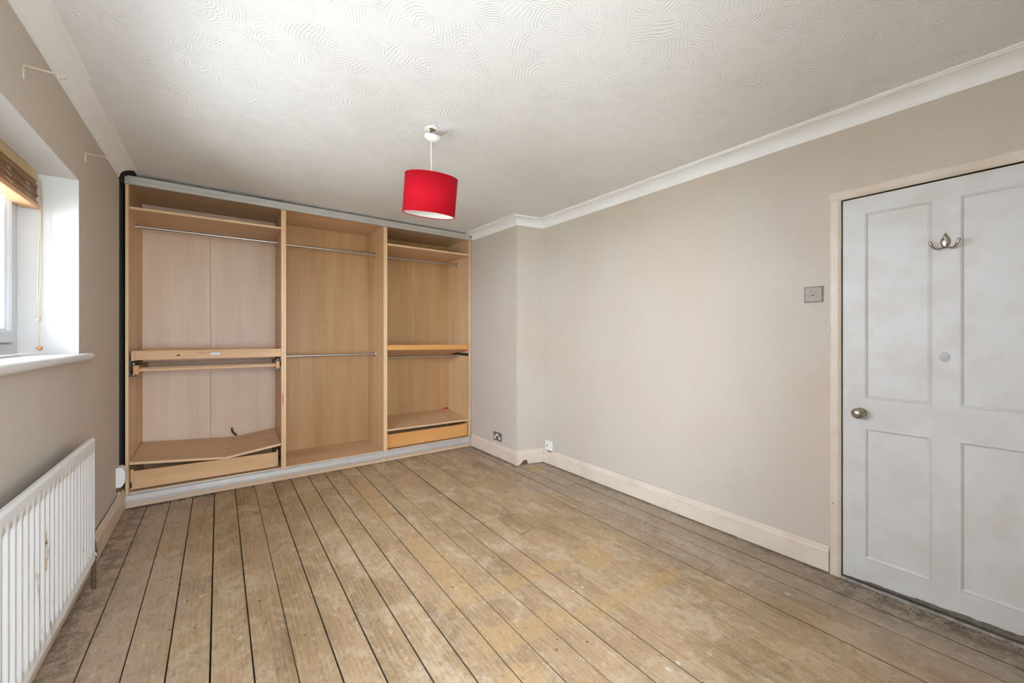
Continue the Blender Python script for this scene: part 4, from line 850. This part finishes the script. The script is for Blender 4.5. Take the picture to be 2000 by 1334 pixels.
bot_prof = [(-0.030, 0.0), (-0.030, 0.020), (-0.027, 0.026), (-0.024, 0.052), (-0.020, 0.056), (-0.017, 0.052), (-0.014, 0.040), (-0.004, 0.040), (-0.0012, 0.044), (-0.0012, 0.0)]
bt = track('bottom_track', bot_prof, [0.0, 1.555, 2.866], 0.041, 0.045, 'silver aluminium sliding door track along the foot of the wardrobes', M['alu'], 0)
obj('track_ramp', MB().prism([(0.0005, 0.046), (0.029, 0.046), (0.029, 0.052), (0.018, 0.060), (0.014, 0.060), (0.010, 0.052), (0.0005, 0.050)], lambda u, v, q: Wm(q, u, v + 0.041), B0 + TH + 0.001, B1 - TH - 0.001), M['alu'], bt)
obj('track_ramp', MB().prism([(0.0005, 0.046), (0.029, 0.046), (0.029, 0.052), (0.018, 0.060), (0.014, 0.060), (0.010, 0.052), (0.0005, 0.050)], lambda u, v, q: Wm(q, u, v + 0.041), B1 + TH + 0.001, B2 - TH - 0.001), M['alu'], bt)
obj('track_ramp', MB().prism([(0.0005, 0.046), (0.029, 0.046), (0.029, 0.052), (0.018, 0.060), (0.014, 0.060), (0.010, 0.052), (0.0005, 0.050)], lambda u, v, q: Wm(q, u, v + 0.041), B2 + TH + 0.001, B3 - TH - 0.001), M['alu'], bt)
# front facia below the bottom track, one length per bay
for (a, b, par) in ((B0 + 0.002, B1 - 0.03, w1), (B1 + 0.002, B2 - 0.03, w2_), (B2 + 0.002, B3 - 0.02, w3)):
    obj('plinth_facing', wbox(MB(), a, b, -0.012, -0.0008, 0.002, 0.040), M['plinth'], par)

# ------------------------------------------------------------------ debris (nobody could count it)
rr = random.Random(11); mb = MB()
def crumb(x, y, s):
    a = rr.uniform(0, PI); pts = []
    for k in range(5):
        t = a + k * 2 * PI / 5; r_ = s * rr.uniform(0.5, 1.2); pts.append((x + r_ * math.cos(t) * rr.uniform(1, 1.8), y + r_ * math.sin(t), 0.0006))
    pts.append((x, y, 0.001 + s * 0.35)); mb.add(pts, [(k, (k + 1) % 5, 5) for k in range(5)] + [(4, 3, 2, 1, 0)])
for k in range(620):
    u = rr.random(); lx = rr.uniform(0.02, 2.84); 
    if rr.random() < 0.45: lx = rr.uniform(0.02, 0.55)
    d = -0.018 - abs(rr.gauss(0, 0.022)); p = Wm(lx, d, 0); crumb(p[0], p[1], rr.uniform(0.0015, 0.0055))
for k in range(260):
    y = rr.uniform(3.02, 3.9); crumb(PXI - 0.024 - abs(rr.gauss(0, 0.020)), y, rr.uniform(0.0015, 0.005))
for k in range(170):
    crumb(2.590 - abs(rr.gauss(0, 0.012)), rr.uniform(0.7, 2.9), rr.uniform(0.001, 0.0035))
for k in range(240):
    crumb(XR - 0.02 - abs(rr.gauss(0, 0.05)), rr.uniform(-0.1, 0.66), rr.uniform(0.0012, 0.004))
for k in range(120):
    crumb(-0.535 + abs(rr.gauss(0, 0.06)), rr.uniform(1.2, 3.0), rr.uniform(0.001, 0.0028))
for k in range(60): crumb(rr.uniform(-0.45, 2.5), rr.uniform(0.6, 3.9), rr.uniform(0.0015, 0.005))
o = obj('floor_debris', mb, M['dirt']); o['kind'] = 'stuff'; tag(o, 'dark crumbs of dirt along the edges of the bare floor', 'debris')
